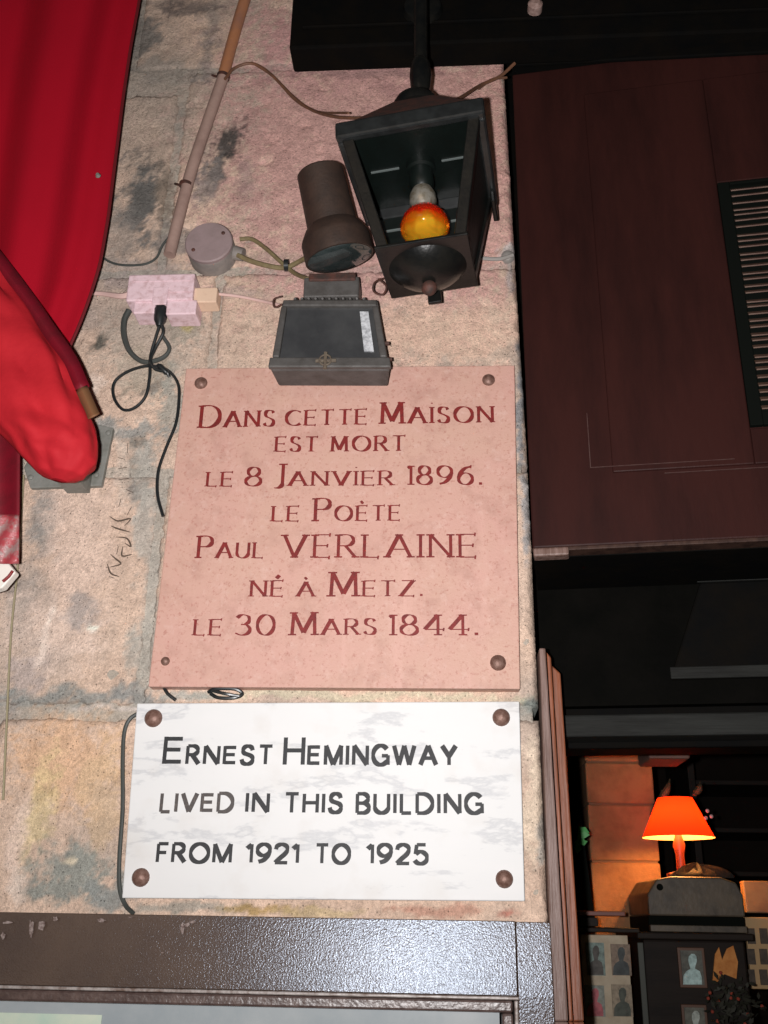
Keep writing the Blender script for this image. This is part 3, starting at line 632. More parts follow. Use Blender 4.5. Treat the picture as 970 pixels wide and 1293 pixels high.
word(wp, M_inkfade, 'LIVED', 203, 293, 1025, 1025, 23.5, None, yw, False, 1.16, gap=.31)
for a in (('FROM',198.5,290.5,1088.5,1089,23.5,None), ('1921',311,376,1089,1089.5,23.5,None), ('TO',399,441,1090,1090,23.5,None), ('1925',464,539,1090,1090.5,24,None)): word(wp, M_inkblk, *a, yw, False, 1.16, gap=.31 if a[0][0] != '1' else .24)
for q in ((194,907),(633,906),(178,1108),(637,1110)): screw(wp, *q, yw, 11)

# ------------------------------------------------------------------ pipe, cables and electrical bits
pipe = empty('wall_pipe', at(215, 322, -.02), 'slanting copper pipe clipped to the stone at the top left', 'pipe')
def up(a, b): return at(a, b, -.022)
MB().tube([up(322, -40), up(300, 30), up(282, 96)], .0145, n=14).build('copper_pipe', M_copper, pipe, smooth_=True)
MB().tube([up(282, 97), up(250, 190), up(236, 236), up(214, 322)], .0140, n=14).build('painted_pipe', M_pipegrey, pipe, smooth_=True)
for (a, b) in ((282, 97), (235, 234)):
    p = up(a, b); q = MB(); ax = (up(a + 2, b - 8) - p).normalized()
    q.lathe(p - ax * .004, p + ax * .004, [(0, .0165), (1, .0165)], 18); e = at(a - 14, b - 2, -.004); q.tube([p + Vector((-.012, 0, 0)), e], .003, n=6, sub=1); q.build('pipe_clip', M_rusty, pipe, smooth_=True)
bc = empty('brown_cable', at(290, 95, -.02), 'brown cable looping from the slanting pipe to the lantern roof and on to the beam', 'cable')
ca = [at(284,100,-.035), at(296,86,-.03), at(318,80,-.03), at(340,92,-.03), at(368,120,-.035), at(392,138,-.06), at(425,148,-.16), at(470,149,-.24)]
MB().tube(ca, .0036, n=7).build('cable_run', M_brown, bc, smooth_=True)
MB().tube([at(318,79,-.028), at(345,97,-.03), at(372,126,-.035), at(400,141,-.07), at(440,143,-.2)], .0026, n=7).build('cable_run', M_brown, bc, smooth_=True)
MB().tube([at(545,140,-.2), at(580,124,-.12), at(606,108,-.05), at(632,96,-.03), at(650,80,-.03)], .0042, n=7).build('cable_run', M_brown, bc, smooth_=True)
MB().tube([at(604,112,-.048), at(622,100,-.034), at(640,98,-.02)], .0032, n=7).build('cable_run', M_brown, bc, smooth_=True)
hk = tag(MB().tube([at(120,312,-.02), at(131,326,-.012), at(150,334,-.01), at(180,334,-.01), at(197,326,-.012), at(205,310,-.018), at(213,300,-.03)], .0028, n=7).build('hanging_wire', M_cordg, smooth_=True), 'thin dark wire sagging between the awning and the foot of the pipe', 'wire')

jb = empty('junction_box', at(270, 315, 0), 'round mauve grey junction box on the stone below the slanting pipe', 'junction box')
p = at(270, 324, 0); q0 = Vector((p.x, .0, p.z)); r = .055
MB().lathe(q0, q0 + Vector((0, -.045, 0)), [(0, r*1.0), (.9, r*.99), (1, r*.95)], 36).build('box_body', M_jboxs, jb, smooth_=True)
MB().lathe(q0 + Vector((0, -.0455, 0)), q0 + Vector((0, -.056, 0)), [(0, r*1.0), (.7, r*1.0), (1, r*.95)], 36).build('lid', M_jbox, jb, smooth_=True)
for a_ in (.6, 3.74):
    e0 = q0 + Vector((math.cos(a_) * r * .72, -.0555, math.sin(a_) * r * .72)); MB().lathe(e0, e0 + Vector((0, -.0035, 0)), [(0,.0045),(.6,.0045),(1,.0025)], 10).build('lid_screw', M_rusty, jb, smooth_=True)
MB().lathe(q0 + Vector((.052, -.02, -.006)), q0 + Vector((.075, -.02, -.012)), [(0, .017), (1, .015)], 14).build('cable_gland', M_jboxs, jb, smooth_=True)
ol = empty('olive_cables', at(365, 333, -.03), 'pair of olive cables tied together from the round junction box to the spotlight', 'cable')
MB().tube([at(300,322,-.03), at(318,330,-.03), at(340,336,-.03), at(360,338,-.03), at(378,330,-.05), at(392,322,-.08)], .0056, n=8).build('cable_run', M_olive, ol, smooth_=True)
MB().tube([at(303,302,-.02), at(318,302,-.02), at(336,314,-.025), at(356,332,-.03), at(372,345,-.04), at(388,352,-.08)], .0048, n=8).build('cable_run', M_olive, ol, smooth_=True)
p = at(362, 335, -.035); MB().lathe(p - Vector((.005, 0, 0)), p + Vector((.005, 0, 0)), [(0, .014), (1, .014)], 14).build('cable_tie', M_cord, ol, smooth_=True)

ad = empty('socket_adaptor', at(205, 372, 0), 'pinkish white multi-way socket adaptor on the wall with black plug hanging out', 'adaptor')
def pb(mb, x0, y0, x1, y1, yf_, yb_):
    a = at(x0, y0, yf_); b = at(x1, y1, yf_); return mb.box((a.x, yf_, a.z), (b.x, yb_, b.z))
pb(MB(), 163, 347, 243, 378, -.062, -.004).build('adaptor_body', M_pinkpl, ad, bevel=.003)
pb(MB(), 170, 379, 195, 395, -.056, -.006).build('socket_block', M_pinkpl, ad, bevel=.003)
pb(MB(), 211, 379, 247, 396, -.058, -.006).build('socket_block', M_pinkpl, ad, bevel=.003)
pb(MB(), 194, 362, 210, 384, -.0665, -.0625).build('socket_flap', M_pinkpl, ad, bevel=.002)
q = MB(); pb(q, 168, 352, 240, 354, -.0632, -.0618); pb(q, 213, 366, 240, 368, -.0634, -.0618); q.build('ridge', M_pinkpl, ad, bevel=.0005)
pb(MB(), 244, 363, 273, 381, -.05, -.01).build('cream_plug', M_cream, ad, bevel=.003)
q = MB(); q.lathe(at(204, 388, -.045), at(201, 412, -.045), [(0, .012), (.2, .016), (.7, .013), (1, .006)], 14); q.build('black_plug', M_cord, ad, smooth_=True)
q = MB(); q.tube([at(113,370,-.02), at(130,371,-.02), at(152,374,-.03), at(164,372,-.03)], .0062, n=8, taper=lambda t: .7 + .6*t); q.tube([at(273,371,-.03), at(300,374,-.02), at(330,380,-.02), at(352,385,-.04)], .0036, n=8); q.build('adaptor_cord', M_pinkcord, ad, smooth_=True)
bk = empty('black_cord', at(195, 460, -.01), 'black flex knotted in a loop under the socket adaptor, running beside the pink plaque', 'cord')
MB().tube([at(163,392,-.02), at(157,405,-.02), at(157,425,-.018), at(165,445,-.015), at(182,457,-.012), at(205,452,-.012), at(214,440,-.014), at(206,425,-.02)], .0065, n=8, taper=lambda t: 1.15 - .5*t).build('thick_cord', M_cordg, bk, smooth_=True)
MB().tube([at(201,412,-.045), at(197,425,-.04), at(190,450,-.03), at(189,475,-.025), at(184,500,-.02), at(170,515,-.018), at(155,517,-.018), at(144,502,-.018), at(144,484,-.018), at(158,471,-.02), at(180,463,-.024), at(200,463,-.02), at(215,470,-.016), at(225,485,-.014), at(226,505,-.012), at(222,535,-.012), at(210,565,-.012), at(200,595,-.012), at(199,625,-.012), at(206,652,-.012)], .0034, n=8).build('thin_cord', M_cord, bk, smooth_=True)
MB().tube([at(203,408,-.048), at(206,420,-.042), at(196,440,-.034), at(190,455,-.034), at(196,466,-.03), at(210,470,-.026), at(214,476,-.02)], .0036, n=8).build('thin_cord', M_cord, bk, smooth_=True)
q = MB(); q.lathe(at(199, 460, -.03), at(213, 473, -.022), [(0, .003), (.2, .007), (.8, .0065), (1, .003)], 10); q.build('cord_knot', M_cord, bk, smooth_=True)
# dark cable edging the white plaque and the twist of flex between the plaques
tag(MB().tube([at(176,900,-.006), at(164,908,-.006), at(157,925,-.006), at(155,960,-.006), at(155,1020,-.006), at(151,1080,-.006), at(151,1120,-.006), at(158,1142,-.006), at(168,1153,-.02)], .0040, n=8).build('dark_cable', M_cordg, smooth_=True), 'dark cable running down the stone along the left edge of the white plaque', 'cable')
q = MB(); q.tube([at(263,874,-.014), at(272,870,-.02), at(296,870,-.02), at(306,876,-.016), at(296,881,-.02), at(276,881,-.02), at(266,876,-.016)], .0036, n=8); q.tube([at(268,872,-.024), at(285,876,-.028), at(302,879,-.022)], .0034, n=8)
tag(q.build('flex_knot', M_cord, smooth_=True), 'small coil of black flex wedged between the two plaques', 'cord')
tag(MB().tube([at(207,868,-.012), at(212,876,-.014), at(222,884,-.012)], .0034, n=8).build('flex_end', M_cord, smooth_=True), 'short black flex end showing at the lower left corner of the pink plaque', 'cord')
q = MB(); q.tube([at(606,326,-.016), at(630,327,-.014), at(648,322,-.01)], .0045, n=8); q.lathe(at(641,325,.004), at(641,325,-.010), [(0,.016),(.6,.014),(1,.006)], 12)
tag(q.build('grey_cable', mat('grey cable', (.28,.26,.24), .7), smooth_=True), 'short grey cable running from behind the lantern to the wall edge', 'cable')

# ------------------------------------------------------------------ spotlight can
sp = empty('spotlight', at(420, 330, -.1), 'brown cylindrical spotlight pointing down beside the lantern', 'spotlight')
Y = -.16
k = (at(401, 250, Y) - at(400, 250, Y)).length
T0 = at(404, 217, -.20); T1 = at(420, 285, -.17); T2 = at(429, 326, -.15); ax = (T2 - T0).normalized()
L1 = (T1 - T0).length; LB_ = (T2 - T1).length
MB().lathe(T0, T0 + ax * L1, [(0, 27*k), (.03, 29*k), (1, 31*k)], 40).build('tube_body', M_can, sp, smooth_=True)
B0 = T0 + ax * L1
MB().lathe(B0, B0 + ax * LB_, [(0, 31.5*k), (.10, 35*k), (.35, 41*k), (.45, 42.5*k), (1, 42.5*k)], 40).build('bell_shade', M_can, sp, smooth_=True)
MB().lathe(B0 + ax * (LB_+.0005), B0 + ax * (LB_+.006), [(0, 40*k), (.5, 36*k), (1, 22*k)], 36).build('lens', M_lens, sp, smooth_=True)
q = MB(); pr = B0 + ax * (LB_+.007)
q.add([pr + Vector((-.03, 0, 0)), pr + Vector((0, -.026, 0)), pr + Vector((.006, -.02, .001)), pr + Vector((-.012, .006, .001))], [(0,1,2,3)]); q.build('lens_patch', M_chrome, sp)  # pale four-sided patch lying over the lens
MB().tube([B0 + Vector((.0, .03, .02)), B0 + Vector((0, .09, .03)), at(418, 270, -.0)], .012, n=10).build('mount', M_can, sp, smooth_=True)

# ------------------------------------------------------------------ floodlight
fl = empty('floodlight', at(418, 480, 0), 'grey metal floodlight with glass front overlapping the top of the pink plaque', 'floodlight')
def P_(x, y, d): return at(x, y, d)
tl, bl, br, tr = P_(357,378,-.125), P_(341,467,-.135), P_(493,467,-.135), P_(477,378,-.125)
bk_ = lambda p, s, dy: Vector((fl.location.x + (p.x - fl.location.x) * s, dy, p.z))
m = MB(); m.hexa([tl, bl, br, tr], [bk_(tl,.9,-.04)+Vector((0,0,-.0)), bk_(bl,.94,-.066), bk_(br,.94,-.066), bk_(tr,.9,-.04)]); m.build('housing', M_flood, fl, bevel=.005, seg=3)
# raised rim and glass
def inner(a, b, c_, d_, u, v, push):          # bilinear inset on the front face
    A = a.lerp(d_, u); B = b.lerp(c_, u); p = A.lerp(B, v); return p + Vector((0, -push, 0))
def quad(u0, u1, v0, v1, push): return [inner(tl, bl, br, tr, u0, v0, push), inner(tl, bl, br, tr, u0, v1, push), inner(tl, bl, br, tr, u1, v1, push), inner(tl, bl, br, tr, u1, v0, push)]
def slab(q4, t): return MB().hexa(q4, [p + Vector((0, t, 0)) for p in q4])
o = MB()
for (u0, u1, v0, v1) in ((.02,.98,.05,.14), (.01,.07,.145,.86), (.93,.99,.145,.86), (-.01,1.01,.865,1.0)):
    q4 = quad(u0, u1, v0, v1, .012); o.hexa(q4, [p + Vector((0, .013, 0)) for p in q4])
o.build('front_rim', M_flood, fl, bevel=.003)
slab(quad(.072,.928,.142,.862,.003), .004).build('glass', M_glassd, fl)
slab(quad(.80,.885,.20,.76,.0058), .0025).build('reflector', M_chrome, fl)  # reflected highlight put into the strip's pale colour
for i in range(11):
    a = tl.lerp(tr, .14 + .072 * i) + Vector((0, .0, .0)); MB().lathe(a + Vector((0, .02, .006)), a + Vector((0, -.012, -.006)), [(0, .0045), (.8, .0045), (1, .0025)], 8).build('fin', M_flood, fl, smooth_=True)
a = P_(384, 350, -.11); b = P_(453, 374, -.11); MB().box((a.x, -.11, b.z), (b.x, -.05, a.z)).build('gear_box', M_flood, fl, bevel=.004)
a = P_(390, 345, -.114); b = P_(449, 353, -.114); MB().box((a.x, -.114, b.z), (b.x, -.045, a.z)).build('gear_cap', M_rusty, fl, bevel=.003)
q = MB(); c_ = inner(tl, bl, br, tr, .47, .93, .016); q.tube([c_ + Vector((-.02,0,0)), c_ + Vector((.022,0,0))], .004, sub=1); q.tube([c_ + Vector((0,-.002,.018)), c_ + Vector((0,-.002,-.02))], .004, sub=1); q.tube([c_ + Vector((.012*math.cos(t*.7),-.003,.012*math.sin(t*.7))) for t in range(10)], .002, sub=2)
q.build('latch', mat('dull brass latch', (.13,.105,.075), .6, c2=(.08,.06,.045), nscale=120), fl, smooth_=True)
q = MB(); q.tube([P_(478,352,-.1), P_(488,362,-.1), P_(483,372,-.1), P_(472,368,-.1), P_(474,356,-.1), P_(490,350,-.08)], .0022, n=6); q.tube([P_(356,384,-.1), P_(347,388,-.1), P_(346,378,-.1), P_(356,374,-.1)], .002, n=6)
q.build('hook_wire', M_rusty, fl, smooth_=True)
for s in (tr.lerp(br, .6), tr.lerp(br, .82)): MB().lathe(s + Vector((-.004, .01, 0)), s + Vector((.008, .01, 0)), [(0, .005), (1, .004)], 8).build('rim_screw', M_rusty, fl, smooth_=True)
MB().tube([P_(420, 362, -.06), P_(420, 362, -.004)], .014, n=10, sub=1).build('mount', M_flood, fl, smooth_=True)

# ------------------------------------------------------------------ lantern (own frame: origin at the middle of its open roof edge)
YL = -.33
YL = -.25
lan_loc = Vector((-.0495, YL, 3.1047))
lan = empty('lantern', lan_loc, 'black square wall lantern hanging askew from a curved arm, amber bulb inside', 'lantern', rot=(rad(2.5), rad(-3.2), rad(-7.7)))
mpp = (at(520, 150, YL) - at(519, 150, YL)).length
A_ = .1416; Hh = .2494; B_ = .0873
print('lantern', mpp, A_, B_, Hh, lan_loc)
def lq(s, z): w = A_ + (B_ - A_) * (-z / Hh); return w * s
def corner(sx, sy, z): return Vector((lq(sx, z), lq(sy, z), z))
for sx in (-1, 1):
    for sy in (-1, 1):
        m = MB(); t_ = .023
        a = corner(sx, sy, -.012); b = corner(sx, sy, -Hh)
        m.hexa([a, b, b - Vector((sx*t_, 0, 0)), a - Vector((sx*t_, 0, 0))], [a - Vector((0, sy*t_, 0)), b - Vector((0, sy*t_, 0)), b - Vector((sx*t_, sy*t_, 0)), a - Vector((sx*t_, sy*t_, 0))])
        m.build('corner_post', M_iron, lan, local=True, bevel=.002)
m = MB(); w = A_ + .006
for (a, b) in (((-w,-w),(w,-w+.02)), ((-w,w-.02),(w,w)), ((-w,-w+.0205),(-w+.02,w-.0205)), ((w-.02,-w+.0205),(w,w-.0205))): m.box((a[0],a[1],-.026), (b[0],b[1],.012))
m.build('top_rim', mat('dark grey rim', (.012,.013,.013), .3, c2=(.02,.022,.022), nscale=30, spec=.6), lan, local=True, bevel=.005)  # rim a little paler than the other lantern metal
# roof: low pyramid
m = MB(); r2 = .042; wr = w - .012; m.add([(-wr,-wr,.0125),(wr,-wr,.0125),(wr,wr,.0125),(-wr,wr,.0125),(-r2,-r2,.135),(r2,-r2,.135),(r2,r2,.135),(-r2,r2,.135)], [(0,1,5,4),(1,2,6,5),(2,3,7,6),(3,0,4,7),(4,5,6,7),(3,2,1,0)])
m.build('roof', M_rusty, lan, local=True, bevel=.002)
m = MB(); m.box((-w+.021,-w+.021,.001), (w-.021,w-.021,.0115)); m.build('roof_lining', M_iron_in, lan, local=True)
# left, right and back panels
def panel(c1, c2, z0, z1, inset, mt, name):
    m = MB(); P = [corner(*c1, z0), corner(*c1, z1), corner(*c2, z1), corner(*c2, z0)]
    ctr = Vector((0, 0, 0)); P = [Vector((p.x * inset, p.y * inset, p.z)) for p in P]
    nrm = (P[1]-P[0]).cross(P[3]-P[0]).normalized() * .003
    m.hexa(P, [p - nrm for p in P]); return m.build(name, mt, lan, local=True)
panel((-1,1), (1,1), -.016, -Hh + .002, .955, M_iron_in, 'back_panel')
panel((-1,-.9), (-1,.9), -.016, -Hh + .002, .955, M_iron_in, 'side_panel')
panel((1,-.9), (1,.9), -.016, -Hh + .002, .955, M_iron_in, 'side_panel')
# thin seams across the back sheet
for zz in (-.075, -.135, -.175):
    ww = lq(1, zz) * .8; yb_ = lq(1, zz) * .90 - .004
    MB().box((-ww, yb_ - .004, zz - .002), (ww, yb_, zz + .002)).build('seam', mat('bright seam', (.12,.14,.135), .5), lan, local=True)
for sx in (-1, 1):
    MB().box((sx * .045, .0, -.0016), (sx * .105, .004, .0008)).build('seam', bpy.data.materials['bright seam'], lan, local=True)
# floor plate with dome and finial below it
w2 = B_ + .004
m = MB(); m.box((-w2,-w2,-Hh-.006), (w2,w2,-Hh+.001)); m.build('floor_plate', M_iron, lan, local=True, bevel=.002)
m = MB(); m.lathe((0,0,-Hh-.005), (0,0,-Hh-.042), [(0,B_*.90),(.12,B_*.86),(.45,B_*.72),(.75,B_*.50),(.93,B_*.27),(1,B_*.1)], 32); m.build('floor_dome', M_iron, lan, local=True, smooth_=True)
m = MB(); m.lathe((0,0,-Hh-.040), (0,0,-Hh-.068), [(0,.010),(.3,.016),(.6,.0155),(.85,.010),(1,.004)], 18); m.build('finial', M_rusty, lan, local=True, smooth_=True)
m = MB(); m.box((-.014, B_-.006, -Hh-.035), (.014, B_+.003, -Hh-.004)); m.build('latch_tab', M_iron, lan, local=True, bevel=.002)
m = MB(); m.box((A_*.95, A_*.62, -.055), (A_*1.0+.003, A_+.02, -.027)); m.build('back_bracket', M_iron, lan, local=True, bevel=.003)
# bulb holder, clear bulb and amber reflector bulb
m = MB(); m.lathe((0,0,.001), (0,0,-.065), [(0,.03),(.25,.03),(.3,.024),(.85,.026),(1,.02)], 24); m.build('bulb_holder', M_iron_in, lan, local=True, smooth_=True)
def glassmat(name, col, rough=.05, tr=.9):
    m = mat(name, col, rough, spec=.6); b = m.node_tree.nodes['Principled BSDF']; b.inputs['Transmission Weight'].default_value = tr; b.inputs['IOR'].default_value = 1.3; return m
M_bulb = mat('silvered bulb neck', (.45,.42,.36), .3, metal=.6, c2=(.2,.16,.1), nscale=60)
m = MB(); m.lathe((0,0,-.065), (0,0,-.115), [(0,.020),(.3,.027),(.7,.028),(1,.020)], 24); m.build('bulb_neck', M_bulb, lan, local=True, smooth_=True)
def amber():
    m = bpy.data.materials.new('amber bulb glass'); m.use_nodes = True; N = m.node_tree.nodes; L = m.node_tree.links; b = N['Principled BSDF']
    tc = N.new('ShaderNodeTexCoord'); sp_ = N.new('ShaderNodeSeparateXYZ'); L.new(tc.outputs['Object'], sp_.inputs[0])
    r_ = N.new('ShaderNodeMapRange'); r_.inputs[1].default_value = -.180; r_.inputs[2].default_value = -.118; L.new(sp_.outputs[2], r_.inputs[0])
    n = N.new('ShaderNodeTexNoise'); n.inputs['Scale'].default_value = 17; n.inputs['Distortion'].default_value = .8; L.new(tc.outputs['Object'], n.inputs['Vector'])
    ad_ = N.new('ShaderNodeMath'); ad_.operation = 'MULTIPLY_ADD'; L.new(n.outputs['Fac'], ad_.inputs[0]); ad_.inputs[1].default_value = 1.1; L.new(r_.outputs[0], ad_.inputs[2])
    cr = N.new('ShaderNodeValToRGB'); e = cr.color_ramp.elements; e[0].position = .55; e[0].color = (.95,.60,.03,1); e[1].position = 1.15; e[1].color = (.75,.03,.005,1); k_ = e.new(.74); k_.color = (.62,.22,.008,1); k_ = e.new(.96); k_.color = (.75,.10,.006,1)  # highlights and dark core of the glass put into the colour
    e[-1].position = 1.0
    L.new(ad_.outputs[0], cr.inputs[0]); L.new(cr.outputs[0], b.inputs['Base Color'])
    b.inputs['Roughness'].default_value = .08; b.inputs['Metallic'].default_value = 0; b.inputs['Transmission Weight'].default_value = .6; b.inputs['IOR'].default_value = 1.25; b.inputs['Coat Weight'].default_value = .8
    return m
m = MB(); m.lathe((0,0,-.112), (0,0,-.182), [(0,.019),(.12,.033),(.35,.045),(.6,.0505),(.8,.049),(.9,.043),(1,.028)], 32); m.build('amber_bulb', amber(), lan, local=True, smooth_=True)
# crown cap, neck and arm, hanging plumb
arm = [lan_loc + Vector((0, 0, .16)), lan_loc + Vector((0, 0, .20)), lan_loc + Vector((0, .002, .40)), lan_loc + Vector((0, .01, .56)), lan_loc + Vector((0, .07, .66)), lan_loc + Vector((0, .17, .69)), lan_loc + Vector((0, YL*-1 - .1, .62))]
inv = lan.rotation_euler.to_matrix().inverted()
lc = lambda v: inv @ (Vector(v) - lan_loc)
m = MB(); m.tube([lc(v) for v in arm], .0155, n=14); m.build('arm', M_iron, lan, local=True, smooth_=True)
m = MB(); m.lathe((0,0,.134), (0,0,.185), [(0,.050),(.25,.052),(.55,.044),(.8,.030),(1,.018)], 30); m.build('crown_cap', M_iron, lan, local=True, smooth_=True)
c0 = lc(lan_loc + Vector((0,0,.19))); c1 = lc(lan_loc + Vector((0,0,.285))); m = MB(); m.lathe(c0, c1, [(0,.016),(.15,.021),(.5,.024),(.85,.022),(1,.016)], 24); m.build('arm_collar', M_iron, lan, local=True, smooth_=True)
e_ = lan_loc + Vector((0, YL*-1 - .09, .62)); m = MB(); m.lathe(lc(e_ + Vector((0,.002,0))), lc(e_ + Vector((0,-.016,0))), [(0,.05),(.8,.045),(1,.03)], 24); m.build('wall_plate', M_iron, lan, local=True, smooth_=True)

# ------------------------------------------------------------------ awning
def interp(tab, v):
    for (a, b) in zip(tab, tab[1:]):
        if v <= b[0]:
            t = (v - a[0]) / (b[0] - a[0]); return a[1] + (b[1] - a[1]) * t
    return tab[-1][1]
REDGE = [(-260,215),(-60,187),(0,178),(60,167),(120,158),(200,148),(280,138),(340,127),(390,110),(430,94),(450,84)]
aw = empty('red_awning', at(60, 450, -.3), 'deep red canvas awning side hanging at the top left', 'awning')
def fn(u, v):
    py = -260 + v * 712; pr = interp(REDGE, py); px = pr + (-330 - pr) * (1 - u)
    py2 = py + (1 - u) * 150 * v
    y = -.16 - .22 * (1 - u) - .016 * math.sin(u * 30 + v * 3 + 1) * (1 - .5*v) - .030 * math.sin(u * 15 + 1 + v * 1.6) - .006 * math.sin(u * 57 + v * 5)
    return at(px, py2, y)
MB().grid(fn, 70, 50).build('canvas', M_red, aw, smooth_=True, solid=.003)
def rimp(v):
    py = -258 + v * 706; return at(interp(REDGE, py) - 2, py, -.166)
MB().tube([rimp(i / 24) for i in range(25)], .0035, n=7, sub=2).build('hem', mat('dark red hem', (.12,.002,.006), .7), aw, smooth_=True)
p = at(124, 222, -.195); MB().lathe(p, p + Vector((0,-.006,0)), [(0,.006),(1,.0035)], 14).build('eyelet', M_steel, aw, smooth_=True)
# rolled vinyl bundle
bn = empty('rolled_valance', at(75, 600, -.28), 'bright red rolled vinyl end drooping below the awning, wrinkled', 'awning roll')
ST = [(-110,330,-10,318),(-95,375,28,372),(-85,425,62,418),(-60,478,92,466),(-22,528,113,520),(10,558,124,556),(30,580,122,584),(48,598,106,602),(66,606,84,608)]
def fnb(u, v):
    t = v * (len(ST) - 1); i = min(int(t), len(ST) - 2); f_ = t - i; f2 = f_
    s = [ST[i][k] * (1 - f2) + ST[i+1][k] * f2 for k in range(4)]
    Lp = at(s[0], s[1], -.28); Rp = at(s[2], s[3], -.28); c_ = (Lp + Rp) / 2; h = (Rp - Lp) / 2; rr = h.length
    a = 2 * math.pi * u
    dep = min(.055, rr * .75)
    fold = .0055 * math.sin(a * 5 + v * 9 + 1.3 * math.sin(v * 7)) + .004 * math.sin(a * 9 - v * 14) + .003 * math.sin(v * 38 + a * 2)
    fold += -.0050 * (1 - abs(math.sin(a * 2.5 + v * 6 + .6 * math.sin(v * 11)))) ** 4 - .004 * (1 - abs(math.sin(a * 4 - v * 5))) ** 5
    fold *= 1.15 * max(.05, 1 - v ** 2.2)
    p_ = c_ + h * math.cos(a) * .985 + Vector((0, -1, 0)) * (dep * math.sin(a)) 
    nrm = (h.normalized() * math.cos(a) + Vector((0, -1, 0)) * math.sin(a))
    return p_ + nrm * fold * abs(math.sin(a)) ** .5
m = MB(); m.grid(fnb, 64, 70); m.build('roll_body', M_red2, bn, smooth_=True)
# binding strap crossing over it, ending in a brown webbing tab
def strip(c_pts, wpx, y, mt, name, parent, th=.004):
    m = MB(); f = []; P = c_pts
    for i, (a, b) in enumerate(P):
        a0, b0 = P[max(i-1, 0)]; a1, b1 = P[min(i+1, len(P)-1)]; dx, dy = a1-a0, b1-b0; l = math.hypot(dx, dy); nx, ny = -dy/l, dx/l
        w = wpx if not callable(wpx) else wpx(i / (len(P)-1)); yy = y if not callable(y) else y(i / (len(P)-1))
        f.append((at(a + nx*w/2, b + ny*w/2, yy), at(a, b, yy - .006), at(a - nx*w/2, b - ny*w/2, yy)))
    vs = [p for tri in f for p in tri]; fs = []
    for i in range(len(f)-1):
        for k in range(2): fs.append((3*i+k, 3*i+k+1, 3*i+k+4, 3*i+k+3))
    m.add(vs, fs); return m.build(name, mt, parent, smooth_=True, solid=th)
spts = [(v.x, v.y) for v in smooth([(-60,262,0),(-10,320,0),(30,372,0),(62,418,0),(88,456,0),(104,492,0)], 4)]
strip(spts, 20, lambda t: -.30 + .01 * t, M_red3, 'binding', bn)
strip([(v.x, v.y) for v in smooth([(103,490,0),(109,504,0),(116,520,0),(119,526,0)], 3)], 15, -.292, M_tab, 'webbing_tab', bn)
vs_ = empty('hanging_valance', at(10, 700, -.2), 'narrow red canvas strip hanging straight down at the left edge below the roll', 'awning flap')
def fnv(u, v):
    py = 500 + v * 205; pr = 26 - 2 * v; px = -140 + (pr + 140) * u
    return at(px, py, -.2 - .008 * math.sin(u * 20) - .004 * math.sin(u*7 + v*4))
MB().grid(fnv, 40, 20).build('canvas', M_red3, vs_, smooth_=True, solid=.003)
def fnv2(u, v):
    py = 650 + v * 62; px = -30 + 54 * u; return at(px, py, -.212 - .004 * math.sin(u * 14 + v * 9) )
MB().grid(fnv2, 16, 12).build('clear_end', mat('scuffed pink film', (.34,.05,.06), .4, c2=(.28,.19,.18), nscale=40, bump=.002, bscale=60, mix=(.45,.6)), vs_, smooth_=True, solid=.002)
m = MB(); m.prism([at(-30,716,-.2), at(-30,752,-.2), at(3,742,-.2), at(20,722,-.2), at(8,708,-.2)], (0,.02,0)); o = m.build('white_clip', M_white, vs_, bevel=.003)
m = MB(); m.tube([at(4,734,-.204), at(11,728,-.206), at(16,721,-.204)], .003, sub=2); m.build('clip_mark', mat('dark red mark', (.2,.02,.02), .6), o) if False else m.build('clip_mark', mat('dark red mark', (.2,.02,.02), .6), vs_)
# bracket plate on the stone
br_ = empty('bracket_plate', at(85, 610, 0), 'grey metal bracket plate screwed to the stone behind the red roll', 'bracket')
m = MB(); m.prism([at(30,590,-.012), at(38,616,-.012), at(128,613,-.012), at(143,540,-.012), at(118,534,-.012), at(60,534,-.012)], (0,.014,0)); m.build('plate', M_steel, br_, bevel=.002)
for q in ((39,603),(122,600),(137,547)):
    p = at(*q, -.012); MB().lathe(p, p + Vector((0,-.005,0)), [(0,.006),(.6,.006),(1,.003)], 8).build('bolt', M_steel, br_, smooth_=True)
m = MB(); m.tube([at(30,600,-.02), at(27,650,-.02), at(22,720,-.02), at(14,800,-.02), at(9,900,-.02), at(4,1010,-.02)], .0022, n=6); o = m.build('plate_rod', mat('yellowish rod', (.30,.26,.16), .6), br_, smooth_=True)
m = MB(); m.box(at(60,560,-.25), at(90,590,-.012)); m.build('arm_stub', M_steel, br_)

# ------------------------------------------------------------------ door planks and interior
jb2 = empty('door_jamb', (lat(700, 1200, .0).x + HINGE.x, .0, 0), 'tall orange brown wooden jamb planks at the right edge of the stone wall', 'door jamb')
def plank(pxs, ytop, y, th, mt, name):
    xl0 = at(pxs[0], ytop[0], y); xr0 = at(pxs[1], ytop[1], y); lo = at(pxs[2], 1290, y); ro = at(pxs[3], 1290, y)
    zb_ = 0.0
    def ext(t, b): s = (t.x - b.x) / (t.z - b.z); return Vector((b.x, y, zb_))
    f = [Vector((xl0.x, y, xl0.z)), Vector((lo.x, y, lo.z)), Vector((ro.x, y, ro.z)), Vector((xr0.x, y, xr0.z))]
    m = MB(); m.hexa(f, [p + Vector((0, th, 0)) for p in f]); g = [f[1], Vector((f[1].x, y, 0)), Vector((f[2].x, y, 0)), f[2]]
    g = [p + Vector((0, .0005, -.0005)) for p in g]; m.hexa(g, [p + Vector((0, th, 0)) for p in g])
    return m.build(name, mt, jb2, bevel=.003)
plank((681,689,699,718), (818,818), -.012, .06, M_jambg, 'front_plank')
plank((689.5,696,712,724), (822,830), .055, .05, M_jamb, 'side_plank')
